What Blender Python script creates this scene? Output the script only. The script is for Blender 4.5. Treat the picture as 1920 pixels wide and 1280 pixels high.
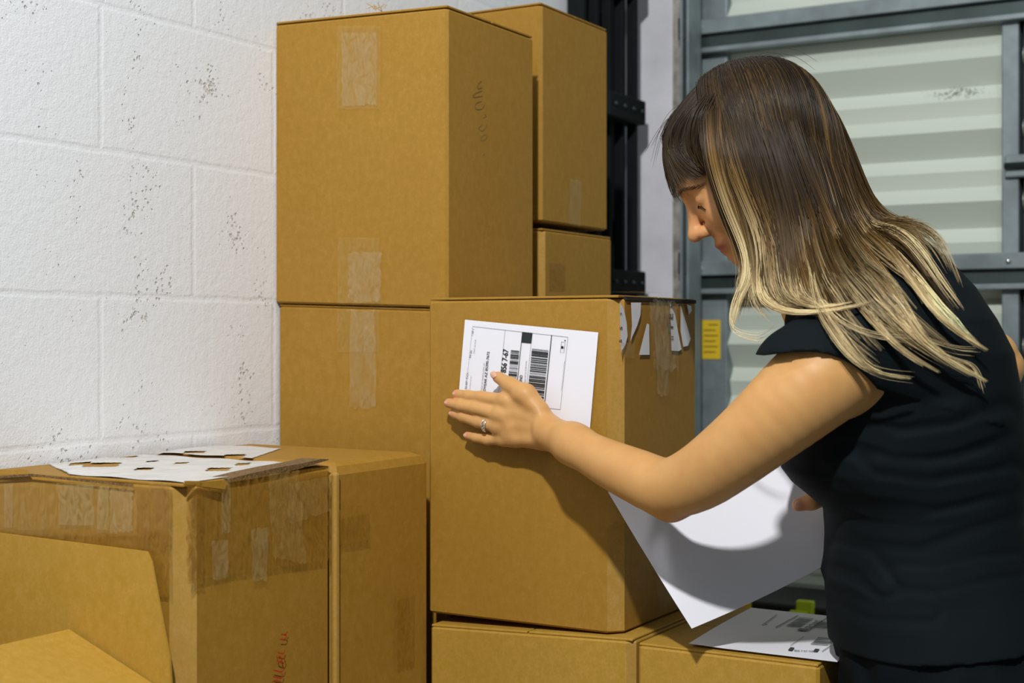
import bpy, bmesh, math, random
import numpy as np
from mathutils import Vector, Matrix
random.seed(7); rng = np.random.default_rng(7)
for o in list(bpy.data.objects): bpy.data.objects.remove(o)
S = bpy.context.scene; COL = S.collection

# ---------------------------------------------------------------- camera, light, exposure
FPX = 2667.0; HY = 628.0; YAW = math.radians(30.5)
CAM = np.array([1.5, 0.0, 1.32])
sn, cs = math.sin(YAW), math.cos(YAW)
FW = np.array([-sn, cs, 0.0]); RT = np.array([cs, sn, 0.0])
cam = bpy.data.cameras.new('camera'); co = bpy.data.objects.new('camera', cam); COL.objects.link(co)
cam.sensor_width = 36; cam.lens = FPX * 36 / 1920
cam.shift_y = -(640 - HY) / 1920
co.location = CAM; co.rotation_euler = (math.pi/2, 0, YAW)
cam.clip_start = .05
cam.dof.use_dof = True; cam.dof.focus_distance = 1.9; cam.dof.aperture_fstop = 5.0
S.camera = co
w = bpy.data.worlds.new('world'); S.world = w; w.use_nodes = True
bg = w.node_tree.nodes['Background']; bg.inputs[0].default_value = (.80, .95, 1.0, 1); bg.inputs[1].default_value = .15
def area(loc, target, size, power, color):
    l = bpy.data.lights.new('lamp', 'AREA'); l.shape = 'DISK'; l.size = size; l.energy = power; l.color = color
    o = bpy.data.objects.new('lamp', l); COL.objects.link(o); o.location = loc
    o.rotation_euler = (Vector(target) - Vector(loc)).to_track_quat('-Z', 'Y').to_euler()
    return o
area((1.45, -.50, 3.25), (.6, 1.9, 1.1), .13, 92, (1.0, .995, .97))
area((1.80, 1.20, 3.35), (.6, 1.8, 1.2), .12, 8, (1.0, .99, .96))
S.view_settings.view_transform = 'Standard'; S.view_settings.look = 'None'
S.view_settings.exposure = 0.0; S.view_settings.gamma = 1.0; S.view_settings.use_curve_mapping = False

# ---------------------------------------------------------------- coordinates
def W(r, d, z):
    return CAM + FW*d + RT*r + np.array([0, 0, z])
def Wa(p):                       # (N,3) of (right, depth, up) to world
    p = np.asarray(p, float)
    return CAM + p[:, 1:2]*FW + p[:, 0:1]*RT + p[:, 2:3]*np.array([0, 0, 1.0])
def Q(u, v, d):                  # point in (right, depth, up)
    return np.array([(u-960)/FPX*d, d, (HY-v)/FPX*d])
def P(u, v, d): return W(*Q(u, v, d))
def onY(u, v, Y):
    t = (u-960)/FPX; return P(u, v, Y/(cs+sn*t))
def onX(u, v, X):
    t = (u-960)/FPX; return P(u, v, (X-CAM[0])/(-sn+cs*t))
def onZ(u, v, Z):
    return P(u, v, (Z-CAM[2])*FPX/(HY-v))

# ---------------------------------------------------------------- materials
def newmat(name):
    m = bpy.data.materials.new(name); m.use_nodes = True
    nt = m.node_tree; return m, nt, nt.nodes, nt.links, nt.nodes['Principled BSDF']
def plain(name, c, rough=.6, metal=0, bump=0, bscale=200, spec=.5, var=.0, vscale=8):
    m, nt, N, L, b = newmat(name)
    b.inputs['Base Color'].default_value = (*c, 1); b.inputs['Roughness'].default_value = rough
    b.inputs['Metallic'].default_value = metal; b.inputs['Specular IOR Level'].default_value = spec
    g = N.new('ShaderNodeNewGeometry')
    if var:
        n = N.new('ShaderNodeTexNoise'); n.inputs['Scale'].default_value = vscale; n.inputs['Detail'].default_value = 6
        L.new(g.outputs['Position'], n.inputs['Vector'])
        r = N.new('ShaderNodeValToRGB'); e = r.color_ramp.elements
        e[0].position = .3; e[0].color = (*[x*(1-var) for x in c], 1); e[1].position = .7; e[1].color = (*[min(1, x*(1+var)) for x in c], 1)
        L.new(n.outputs['Fac'], r.inputs['Fac']); L.new(r.outputs['Color'], b.inputs['Base Color'])
    if bump:
        n = N.new('ShaderNodeTexNoise'); n.inputs['Scale'].default_value = bscale; n.inputs['Detail'].default_value = 4
        L.new(g.outputs['Position'], n.inputs['Vector'])
        bp = N.new('ShaderNodeBump'); bp.inputs['Strength'].default_value = bump; bp.inputs['Distance'].default_value = .002
        L.new(n.outputs['Fac'], bp.inputs['Height']); L.new(bp.outputs['Normal'], b.inputs['Normal'])
    return m
def cardboard(name, c, stain=0.0):
    m, nt, N, L, b = newmat(name)
    g = N.new('ShaderNodeNewGeometry')
    def noise(scale, det, vec=None, rough=.5):
        n = N.new('ShaderNodeTexNoise'); n.inputs['Scale'].default_value = scale; n.inputs['Detail'].default_value = det
        n.inputs['Roughness'].default_value = rough
        L.new(vec or g.outputs['Position'], n.inputs['Vector']); return n.outputs['Fac']
    mp = N.new('ShaderNodeMapping'); mp.inputs['Scale'].default_value = (1, 1, .75); L.new(g.outputs['Position'], mp.inputs['Vector'])
    a = noise(95, 5, mp.outputs['Vector'], .6); f = noise(420, 3, mp.outputs['Vector']); big = noise(5, 3)
    def mix(fac, A, B, mode='MIX'):
        x = N.new('ShaderNodeMix'); x.data_type = 'RGBA'; x.blend_type = mode
        if isinstance(fac, float): x.inputs[0].default_value = fac
        else: L.new(fac, x.inputs[0])
        for i, v in ((6, A), (7, B)):
            if isinstance(v, tuple): x.inputs[i].default_value = (*v, 1)
            else: L.new(v, x.inputs[i])
        return x.outputs[2]
    def ramp(s, p0, p1):
        r = N.new('ShaderNodeMapRange'); r.inputs[1].default_value = p0; r.inputs[2].default_value = p1; L.new(s, r.inputs[0]); return r.outputs[0]
    k1 = tuple(x*.92 for x in c); k2 = (min(1, c[0]*1.07), min(1, c[1]*1.08), min(1, c[2]*1.7))
    col = mix(ramp(a, .35, .65), k1, k2)
    col = mix(ramp(f, .3, .7), col, mix(.5, col, (c[0]*.8, c[1]*.8, c[2]*.7)))
    col = mix(ramp(big, .35, .7), col, mix(.3, col, (c[0]*.82, c[1]*.76, c[2]*.6)))
    L.new(col, b.inputs['Base Color'])
    b.inputs['Roughness'].default_value = .62; b.inputs['Specular IOR Level'].default_value = .3
    bp = N.new('ShaderNodeBump'); bp.inputs['Strength'].default_value = .15; bp.inputs['Distance'].default_value = .0005
    L.new(a, bp.inputs['Height']); L.new(bp.outputs['Normal'], b.inputs['Normal'])
    return m
CB = (.365, .192, .020)
M_CARD = cardboard('cardboard', CB)
M_CARD_PALE = cardboard('cardboard_crease', (.45, .26, .045))
M_CARD_LIGHT = cardboard('cardboard_toplit', (.46, .265, .032))  # paler copy of the cardboard: light from above put into the low boxes' colour
M_CORR = plain('corrugated_edge', (.16, .09, .03), .8, bump=.6, bscale=400, var=.5, vscale=300)
M_DARKGAP = plain('dark_gap', (.012, .010, .008), .9)
def tape_mat(name, c, alpha, rough=.18, wr=.5, sc=28):
    m, nt, N, L, b = newmat(name)
    b.inputs['Base Color'].default_value = (*c, 1); b.inputs['Roughness'].default_value = rough
    g = N.new('ShaderNodeNewGeometry'); mp = N.new('ShaderNodeMapping'); mp.inputs['Scale'].default_value = (1.0, 1.0, .45); L.new(g.outputs['Position'], mp.inputs['Vector'])
    n = N.new('ShaderNodeTexNoise'); n.inputs['Scale'].default_value = sc*3; n.inputs['Detail'].default_value = 5; n.inputs['Distortion'].default_value = 2
    L.new(mp.outputs['Vector'], n.inputs['Vector'])
    r = N.new('ShaderNodeMapRange'); r.inputs[1].default_value = .35; r.inputs[2].default_value = .75; r.inputs[3].default_value = alpha*.35; r.inputs[4].default_value = alpha*1.6
    L.new(n.outputs['Fac'], r.inputs[0]); L.new(r.outputs[0], b.inputs['Alpha'])
    bp = N.new('ShaderNodeBump'); bp.inputs['Strength'].default_value = wr; bp.inputs['Distance'].default_value = .003
    L.new(n.outputs['Fac'], bp.inputs['Height']); L.new(bp.outputs['Normal'], b.inputs['Normal'])
    return m
M_TAPE = tape_mat('clear_tape', (.56, .38, .13), .20, .2, .3)
M_TAPE_PALE = tape_mat('cloudy_tape', (.52, .42, .20), .24, .2, .3)
M_TAPE_SHINE = tape_mat('shiny_tape', (.64, .54, .34), .16, .12, .6, 22)
M_TAPE_DARK = tape_mat('brown_tape', (.34, .165, .018), .40, .2, .3)
M_PAPER = plain('white_paper', (.80, .80, .87), .55, bump=.05, bscale=60)
M_INK = plain('black_ink', (.012, .018, .018), .5)
M_INKG = plain('grey_ink', (.25, .26, .28), .5)
M_RED = plain('red_marker', (.42, .035, .008), .5)
M_PENCIL = plain('pencil', (.16, .095, .03), .5)
M_BLACKMETAL = plain('black_steel', (.004, .006, .007), .75, 0, var=.3, spec=.2)
M_STEEL = plain('grey_steel', (.21, .255, .27), .5, .25, bump=.15, bscale=60, var=.25, vscale=14)
M_STEELD = plain('dark_steel', (.035, .055, .055), .5, .4, var=.3)
M_YELLOW = plain('yellow_vinyl', (.75, .52, .02), .5)
M_LIME = plain('lime_plastic', (.55, .70, .03), .5)
M_BINBLACK = plain('black_plastic', (.008, .010, .010), .5)
M_SILVER = plain('silver', (.85, .85, .85), .15, 1.0)
M_FLOOR = plain('concrete_floor', (.25, .25, .24), .6, bump=.3, bscale=40, var=.15, vscale=3)
M_SHOE = plain('black_leather', (.01, .01, .012), .35)

# ---------------------------------------------------------------- object helpers
def link(name, me, mat, parent=None):
    o = bpy.data.objects.new(name, me); COL.objects.link(o)
    if mat is not None:
        for mm in (mat if isinstance(mat, (list, tuple)) else [mat]): me.materials.append(mm)
    if parent is not None:
        o.parent = parent
        l = parent_world(parent)
        if len(me.vertices):
            a = np.empty(len(me.vertices)*3, np.float32); me.vertices.foreach_get('co', a)
            a = a.reshape(-1, 3) - l; me.vertices.foreach_set('co', a.ravel()); me.update()
    return o
def parent_world(o):
    v = np.zeros(3)
    while o is not None:
        v += np.array(o.location); o = o.parent
    return v
def mesh(name, verts, faces, mat, parent=None, smooth=False):
    me = bpy.data.meshes.new(name); me.from_pydata([tuple(map(float, v)) for v in verts], [], [tuple(map(int, f)) for f in faces])
    if smooth: me.polygons.foreach_set('use_smooth', [True]*len(me.polygons))
    me.update(); return link(name, me, mat, parent)
def fast_mesh(name, V, F, mat, parent=None, smooth=True, colors=None):
    me = bpy.data.meshes.new(name); V = np.asarray(V, np.float32); F = np.asarray(F, np.int32)
    me.vertices.add(len(V)); me.vertices.foreach_set('co', V.ravel())
    k = F.shape[1]; me.loops.add(F.size); me.loops.foreach_set('vertex_index', F.ravel())
    me.polygons.add(len(F)); me.polygons.foreach_set('loop_start', np.arange(len(F), dtype=np.int32)*k)
    try: me.polygons.foreach_set('loop_total', np.full(len(F), k, np.int32))
    except Exception: pass
    me.polygons.foreach_set('use_smooth', np.full(len(F), smooth))
    me.update(calc_edges=True); me.validate()
    if colors is not None:
        a = me.attributes.new('Col', 'FLOAT_COLOR', 'POINT')
        c4 = np.ones((len(V), 4), np.float32); c4[:, :3] = colors; a.data.foreach_set('color', c4.ravel())
    return link(name, me, mat, parent)
def bm_obj(name, bm, mat, parent=None, smooth=False):
    me = bpy.data.meshes.new(name); bm.normal_update(); bm.to_mesh(me); bm.free()
    if smooth: me.polygons.foreach_set('use_smooth', [True]*len(me.polygons))
    return link(name, me, mat, parent)
def root(name, loc, label, cat, group=None):
    o = bpy.data.objects.new(name, None); COL.objects.link(o); o.location = [float(x) for x in loc]; o.empty_display_size = .05
    o['label'] = label; o['category'] = cat
    if group: o['group'] = group
    return o
def tag(o, label, cat, group=None):
    o['label'] = label; o['category'] = cat
    if group: o['group'] = group
    return o
def structure(o): o['kind'] = 'structure'; return o
def box_bm(bm, x0, x1, y0, y1, z0, z1, bev=0, seg=2, fn=None):
    r = bmesh.ops.create_cube(bm, size=1); vs = r['verts']
    for v in vs: v.co = Vector((x0+(v.co.x+.5)*(x1-x0), y0+(v.co.y+.5)*(y1-y0), z0+(v.co.z+.5)*(z1-z0)))
    if fn:
        for v in vs: v.co = Vector(fn(v.co))
    if bev:
        es = list({e for v in vs for e in v.link_edges})
        bmesh.ops.bevel(bm, geom=es, offset=bev, segments=seg, affect='EDGES', profile=.5)
def box(name, x0, x1, y0, y1, z0, z1, mat, parent=None, bev=0, fn=None, smooth=False):
    bm = bmesh.new(); box_bm(bm, x0, x1, y0, y1, z0, z1, bev, 2, fn); return bm_obj(name, bm, mat, parent, smooth)
def ribbon_bm(bm, pts, w, nrm):          # flat line of width w through world points
    pts = [np.asarray(p, float) for p in pts]; nrm = np.asarray(nrm, float); prev = None
    for i, p in enumerate(pts):
        t = pts[min(i+1, len(pts)-1)] - pts[max(i-1, 0)]; t /= (np.linalg.norm(t)+1e-9)
        s = np.cross(nrm, t)*w/2
        a = bm.verts.new(p-s); b = bm.verts.new(p+s)
        if prev: bm.faces.new((prev[0], a, b, prev[1]))
        prev = (a, b)
def quad_bm(bm, a, b, c, d):
    bm.faces.new([bm.verts.new(tuple(map(float, p))) for p in (a, b, c, d)])
def patch(name, corners, mat, parent, n=14, amp=.0006, nrm=(0, -1, 0), freq=60, seed=0, tear=0.0):
    # subdivided thin sheet over 4 world corners (tl,tr,br,bl) with small wrinkles
    tl, tr, br, bl = [np.asarray(c, float) for c in corners]; nrm = np.asarray(nrm, float); V = []; F = []
    rg = np.random.default_rng(seed+11)
    ph = rg.uniform(0, 6.28, 6); fr = rg.uniform(.5, 1.5, 6)
    jag = rg.normal(0, 1, (4, n+1))*tear
    for j in range(n+1):
        for i in range(n+1):
            a = i/n; b = j/n
            if tear:
                if i == 0: a += abs(jag[0, j])
                if i == n: a -= abs(jag[1, j])
                if j == 0: b += abs(jag[2, i])
                if j == n: b -= abs(jag[3, i])
            p = (tl*(1-a)+tr*a)*(1-b)+(bl*(1-a)+br*a)*b
            h = math.sin(a*freq*.1*fr[0]*3+ph[0]+math.sin(b*5+ph[2]))*math.sin(b*freq*.05*fr[1]*3+ph[1])
            V.append(p+nrm*(amp*(1+h)))
    for j in range(n):
        for i in range(n):
            k = j*(n+1)+i; F.append((k, k+n+1, k+n+2, k+1))
    return mesh(name, V, F, mat, parent, True)
def text_bm(bm, s, p0, p1, nrm, hscale=1.0, bold=0.0):
    # writes s from p0 to p1 (world), letters standing on that line
    cu = bpy.data.curves.new('t', 'FONT'); cu.body = s; cu.size = 1; cu.offset = bold; cu.resolution_u = 3
    o = bpy.data.objects.new('t', cu); COL.objects.link(o); bpy.context.view_layer.update()
    me = bpy.data.meshes.new_from_object(o.evaluated_get(bpy.context.evaluated_depsgraph_get()))
    xs = [v.co.x for v in me.vertices]; x0, x1 = min(xs), max(xs)
    p0 = np.asarray(p0, float); p1 = np.asarray(p1, float); L = np.linalg.norm(p1-p0); e = (p1-p0)/L; k = L/(x1-x0)
    up = np.cross(np.asarray(nrm, float), e)
    vs = [bm.verts.new(tuple(p0+e*(v.co.x-x0)*k+up*v.co.y*k*hscale)) for v in me.vertices]
    for f in me.polygons:
        try: bm.faces.new([vs[i] for i in f.vertices])
        except ValueError: pass
    bpy.data.objects.remove(o); bpy.data.curves.remove(cu); bpy.data.meshes.remove(me)

# ---------------------------------------------------------------- setting
def wall_material():
    m, nt, N, L, b = newmat('painted_block_wall')
    g = N.new('ShaderNodeNewGeometry'); sp = N.new('ShaderNodeSeparateXYZ'); L.new(g.outputs['Position'], sp.inputs[0])
    def math_(op, a, bb=None, c=None):
        n = N.new('ShaderNodeMath'); n.operation = op
        for i, x in enumerate((a, bb, c)):
            if x is None: continue
            if isinstance(x, (int, float)): n.inputs[i].default_value = x
            else: L.new(x, n.inputs[i])
        return n.outputs[0]
    def noise(scale, det=4, rough=.5, dist=0):
        n = N.new('ShaderNodeTexNoise'); n.inputs['Scale'].default_value = scale; n.inputs['Detail'].default_value = det
        n.inputs['Roughness'].default_value = rough; n.inputs['Distortion'].default_value = dist
        L.new(g.outputs['Position'], n.inputs['Vector']); return n.outputs['Fac']
    # along = y on the left wall, plus x on the back wall
    along = math_('ADD', sp.outputs[1], sp.outputs[0]); nz = noise(14, 3)
    wob = math_('MULTIPLY', math_('SUBTRACT', nz, .5), .006)
    zz = math_('ADD', math_('DIVIDE', math_('SUBTRACT', math_('ADD', sp.outputs[2], wob), 1.172-.203*6), .203), 0)
    row = math_('FLOOR', zz); fz = math_('FRACT', zz)
    odd = math_('MODULO', row, 2)
    yy = math_('DIVIDE', math_('SUBTRACT', math_('ADD', along, wob), 1.417-.369*8), .369)
    yy = math_('ADD', yy, math_('MULTIPLY', odd, .5)); fy = math_('FRACT', yy)
    dz = math_('MULTIPLY', math_('MINIMUM', fz, math_('SUBTRACT', 1, fz)), .203)
    dy = math_('MULTIPLY', math_('MINIMUM', fy, math_('SUBTRACT', 1, fy)), .369)
    dj = math_('MINIMUM', dz, dy)
    mr = N.new('ShaderNodeMapRange'); mr.interpolation_type = 'SMOOTHSTEP'; mr.inputs[1].default_value = .001; mr.inputs[2].default_value = .0065
    L.new(dj, mr.inputs[0]); joint = mr.outputs[0]
    # pits : clustered
    v = N.new('ShaderNodeTexVoronoi'); v.inputs['Scale'].default_value = 125; L.new(g.outputs['Position'], v.inputs['Vector'])
    clus = noise(9, 3, .6); warp = noise(160, 3, .6, 1)
    th = N.new('ShaderNodeMapRange'); th.inputs[1].default_value = .50; th.inputs[2].default_value = .72; th.inputs[3].default_value = 0.0; th.inputs[4].default_value = .55
    L.new(clus, th.inputs[0])
    dd = math_('ADD', v.outputs['Distance'], math_('MULTIPLY', math_('SUBTRACT', warp, .5), .9))
    pm = N.new('ShaderNodeMapRange'); pm.interpolation_type = 'SMOOTHSTEP'
    L.new(dd, pm.inputs[0]); L.new(math_('SUBTRACT', th.outputs[0], .22), pm.inputs[1]); L.new(th.outputs[0], pm.inputs[2]); pm.inputs[3].default_value = 0; pm.inputs[4].default_value = 1
    pit = pm.outputs[0]
    rough = noise(70, 6, .65); fine = noise(330, 4, .6)
    h = math_('ADD', math_('MULTIPLY', joint, .0007), math_('MULTIPLY', pit, .0022))
    h = math_('ADD', h, math_('MULTIPLY', rough, .0016)); h = math_('ADD', h, math_('MULTIPLY', fine, .0007))
    bp = N.new('ShaderNodeBump'); bp.inputs['Strength'].default_value = .8; bp.inputs['Distance'].default_value = 1.0
    L.new(h, bp.inputs['Height']); L.new(bp.outputs['Normal'], b.inputs['Normal'])
    mx = N.new('ShaderNodeMix'); mx.data_type = 'RGBA'; mx.inputs[6].default_value = (.70, .70, .69, 1); mx.inputs[7].default_value = (.85, .875, .92, 1)
    L.new(pit, mx.inputs[0]); L.new(mx.outputs[2], b.inputs['Base Color'])
    b.inputs['Roughness'].default_value = .55; b.inputs['Specular IOR Level'].default_value = .3
    return m
M_WALL = wall_material()
M_WALLPLAIN = plain('painted_plaster', (.66, .66, .72), .6, bump=.4, bscale=50, var=.1, vscale=10)
YD = 3.05
structure(box('floor', -.2, 4.5, -1.5, 3.6, -.1, 0, M_FLOOR))
structure(box('wall_left', -.2, 0, -.6, 3.3, 0, 3.4, M_WALL))
xc = onY(1262, 600, YD)[0]
structure(box('wall_back', 0, xc, YD, YD+.3, 0, 3.4, M_WALLPLAIN, bev=.006))
structure(box('trim_1', xc, xc+.022, YD-.002, YD+.05, 0, 3.4, plain('rough_jamb', (.36, .34, .31), .8, bump=.9, bscale=60, var=.4, vscale=30)))

# door in the back wall
def build_door():
    r = bpy.data.objects.new('door_1', None); COL.objects.link(r); r.location = (xc+.5, YD+.1, 0); structure(r)
    X = lambda u, v=600, Y=YD+.04: onY(u, v, Y)[0]
    Zp = lambda u, v, Y: onY(u, v, Y)[2]
    yd = YD+.08; xl = X(1309, 600, yd); xe = xl+1.9
    m, nt, N, L, b = newmat('door_panel_paint')      # painted corrugated sheet with mould specks
    g = N.new('ShaderNodeNewGeometry'); n = N.new('ShaderNodeTexNoise'); n.inputs['Scale'].default_value = 130; n.inputs['Detail'].default_value = 5
    n2 = N.new('ShaderNodeTexNoise'); n2.inputs['Scale'].default_value = 5; L.new(g.outputs['Position'], n.inputs['Vector']); L.new(g.outputs['Position'], n2.inputs['Vector'])
    mu = N.new('ShaderNodeMath'); mu.operation = 'MULTIPLY'; L.new(n.outputs['Fac'], mu.inputs[0]); L.new(n2.outputs['Fac'], mu.inputs[1])
    rp = N.new('ShaderNodeValToRGB'); e = rp.color_ramp.elements; e[0].position = .30; e[0].color = (.62, .68, .60, 1); e[1].position = .42; e[1].color = (.20, .22, .18, 1)
    ms = onY(1795, 172, yd); dv = N.new('ShaderNodeVectorMath'); dv.operation = 'SUBTRACT'; dv.inputs[1].default_value = tuple(ms); L.new(g.outputs['Position'], dv.inputs[0])
    dm = N.new('ShaderNodeVectorMath'); dm.operation = 'MULTIPLY'; dm.inputs[1].default_value = (1, 1, 4.5); L.new(dv.outputs[0], dm.inputs[0])
    dl = N.new('ShaderNodeVectorMath'); dl.operation = 'LENGTH'; L.new(dm.outputs[0], dl.inputs[0])
    mk = N.new('ShaderNodeMapRange'); mk.inputs[1].default_value = .02; mk.inputs[2].default_value = .22; mk.inputs[3].default_value = .72; mk.inputs[4].default_value = .0; L.new(dl.outputs['Value'], mk.inputs[0])
    mm_ = N.new('ShaderNodeMath'); mm_.operation = 'MULTIPLY'; L.new(n.outputs['Fac'], mm_.inputs[0]); L.new(mk.outputs[0], mm_.inputs[1]); L.new(mm_.outputs[0], rp.inputs['Fac']); L.new(rp.outputs['Color'], b.inputs['Base Color']); b.inputs['Roughness'].default_value = .5
    # corrugated sheet: trapezoid ribs, real relief
    x0, x1 = X(1366, 600, yd), X(1883, 600, yd); x2 = xe
    zb = .035; prof = []; z = CAM[2]+.93
    pat = [(.030, .028), (.0, .012), (.052, .0), (.030, .022), (.034, .016)]
    # (height, depth reached toward the room)
    seq = [(.033, .036), (.055, -.002), (.031, .020), (.034, .010)]
    w0 = 0
    prof.append((z, 0.0))
    while z > zb:
        for dz, dep in seq:
            z -= dz; prof.append((z, dep))
            if z < zb: break
    for a, bx, nm in ((x0, x1, 'corrugated_panel'), (x1+.04, x2, 'corrugated_panel')):
        V = []; F = []
        for zq, dp in prof: V += [(a, yd+.02-dp, zq), (bx, yd+.02-dp, zq)]
        n_ = len(prof)
        for i in range(n_-1): F.append((2*i, 2*i+2, 2*i+3, 2*i+1))
        mesh(nm, V, F, m, r)
    box('backing_sheet', xl, xe, yd+.03, yd+.04, zb, CAM[2]+.95, M_STEELD, r)
    box('stile', xl, x0+.004, yd-.02, yd+.02, zb, CAM[2]+.95, M_STEEL, r, .003)
    box('stile', x1, x1+.035, yd-.028, yd+.02, zb, CAM[2]+.95, M_STEEL, r, .003)
    box('stile', x1+.043, x1+.053, yd-.02, yd+.02, zb, CAM[2]+.95, M_STEELD, r, .002)
    box('stile', x1+.053, x1+.12, yd-.012, yd+.02, zb, CAM[2]+.95, M_STEEL, r, .003)
    for v in (33, 508, 985, 1460):
        d = (yd-.03)/(cs+sn*(1600-960)/FPX); zc = CAM[2]+(HY-v)/FPX*d
        s = box('strut', xl-.01, xe, yd-.055, yd-.02, zc-.004, zc+.030, M_STEEL, r, .003)
        box('strut_web', xl-.01, xe, yd-.040, yd-.018, zc-.034, zc-.004, M_STEELD, r, .001)
        box('strut_lip', xl-.01, xe, yd-.050, yd-.02, zc-.046, zc-.034, M_STEEL, r, .002)
        for xx in (x1+.02, xl+.03):
            bm = bmesh.new(); bmesh.ops.create_icosphere(bm, subdivisions=2, radius=.006)
            for q in bm.verts: q.co += Vector((xx, yd-.056, zc+.012))
            bm_obj('bolt', bm, M_SILVER, r, True)
    # hinge between sections
    zc = onY(1900, 312, yd-.03)[2]; xh = x1+.02
    h = box('hinge', xh-.012, xe, yd-.04, yd-.015, zc-.024, zc+.024, M_STEEL, r, .004)
    bm = bmesh.new(); bmesh.ops.create_cone(bm, segments=14, radius1=.007, radius2=.007, depth=.9, cap_ends=True, matrix=Matrix.Translation((xh+.44, yd-.047, zc)) @ Matrix.Rotation(math.pi/2, 4, 'Y'))
    bm_obj('hinge_pin', bm, M_STEELD, h, True)
    box('bottom_seal', xl, xe, yd-.03, yd+.03, zb-.03, zb, M_BINBLACK, r, .004)
    for (u, v, u2, v2, t) in ((1317, 600, 1351, 673, 'sticker'), (1317, 142, 1340, 157, 'sticker')):
        p = onY(u, v, yd-.022); q = onY(u2, v2, yd-.022)
        s = box(t, p[0], q[0], yd-.0225, yd-.021, q[2], p[2], M_YELLOW, r); s['label'] = 'yellow warning sticker'
        if v == 600:
            bm = bmesh.new()
            for k in range(6):
                zz = p[2]-(p[2]-q[2])*(.12+.14*k); ribbon_bm(bm, [(p[0]+.004+.012*(k == 0), yd-.0232, zz), (q[0]-.006-.006*(k % 2), yd-.0232, zz)], .002, (0, -1, 0))
            bm_obj('print', bm, M_INK, s)
build_door()
def build_track():
    r = root('door_track', (onY(1290, 600, YD-.02)[0], YD-.03, 0), 'grey steel vertical door track beside the white pillar', 'door track')
    a = onY(1281, 600, YD-.03)[0]; b = onY(1298, 600, YD-.03)[0]; c = onY(1309, 600, YD-.03)[0]
    box('channel', a, a+.006, YD-.05, YD+.04, 0, 2.35, M_STEEL, r, .001)
    box('channel_web', a+.006, b, YD+.0, YD+.01, 0, 2.35, M_STEELD, r, .001)
    box('channel', b-.004, b+.001, YD-.055, YD+.02, 0, 2.35, M_STEEL, r, .001)
    for z in (1.02, 1.46, 1.66, 2.0):
        box('bracket', a-.012, b, YD-.034, YD-.028, z, z+.05, M_STEELD, r, .002)
build_track()
# folded black gate in the corner
def build_gate():
    r = root('folding_gate', (.05, 2.86, 0), 'black steel folding gate standing closed in the corner behind the boxes', 'gate')
    ys = [2.79, 2.83, 2.87, 2.91, 2.95]; 
    for i, y in enumerate(ys):
        xx = .035+.012*i
        box('upright', xx-.010, xx+.012, y-.012, y+.004, 0, 2.5, M_BLACKMETAL, r, .002)
    for z in (.55, 1.03, 1.41, 1.80, 2.1):
        box('cross_plate', .02, .112, 2.78, 2.962, z, z+.055, M_BLACKMETAL, r, .004)
        for i in range(4):
            bm = bmesh.new(); bmesh.ops.create_icosphere(bm, subdivisions=1, radius=.005)
            for q in bm.verts: q.co += Vector((.115, 2.80+.045*i, z+.028))
            bm_obj('rivet', bm, M_STEELD, r, True)
    for k in range(8):
        z = .1+.29*k
        bm = bmesh.new(); ribbon_bm(bm, [(.032, 2.785, z), (.032, 2.955, z+.29)], .022, (1, 0, 0)); ribbon_bm(bm, [(.036, 2.955, z), (.036, 2.785, z+.29)], .022, (1, 0, 0))
        g = bmesh.ops.solidify(bm, geom=bm.faces[:], thickness=.003)
        bm_obj('lattice_bar', bm, M_BLACKMETAL, r)
    box('foot_rail', 0.01, .11, 2.78, 2.96, 0, .02, M_BLACKMETAL, r)
    box('back_plate', .004, .03, 2.78, 2.965, 0, 2.5, M_BLACKMETAL, r, .002)
build_gate()
# black bin with yellow clips in front of the door
def build_bin():
    p = onY(1330, 1110, 2.80); q = onY(1700, 1120, 2.80); zt = p[2]-.008
    r = root('storage_bin', ((p[0]+q[0])/2, 2.88, 0), 'black storage bin with yellow clips standing before the corrugated door', 'bin')
    box('body', p[0], q[0], 2.80, 3.0, 0, zt-.03, M_BINBLACK, r, .008)
    box('lid', p[0]-.006, q[0]+.006, 2.794, 3.004, zt-.03, zt, M_BINBLACK, r, .006)
    for (u0, u1, v0, v1, mt) in ((1371, 1408, 1112, 1160, M_YELLOW), (1494, 1526, 1124, 1165, M_LIME)):
        a = onY(u0, v0, 2.79); b = onY(u1, v1, 2.79)
        c = box('clip', a[0], b[0], 2.782, 2.80, b[2], a[2], mt, r, .003)
        box('clip_tab', a[0]-.012, b[0]-.01, 2.776, 2.79, b[2]-.03, b[2]+.02, mt, c, .003)
build_bin()

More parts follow.
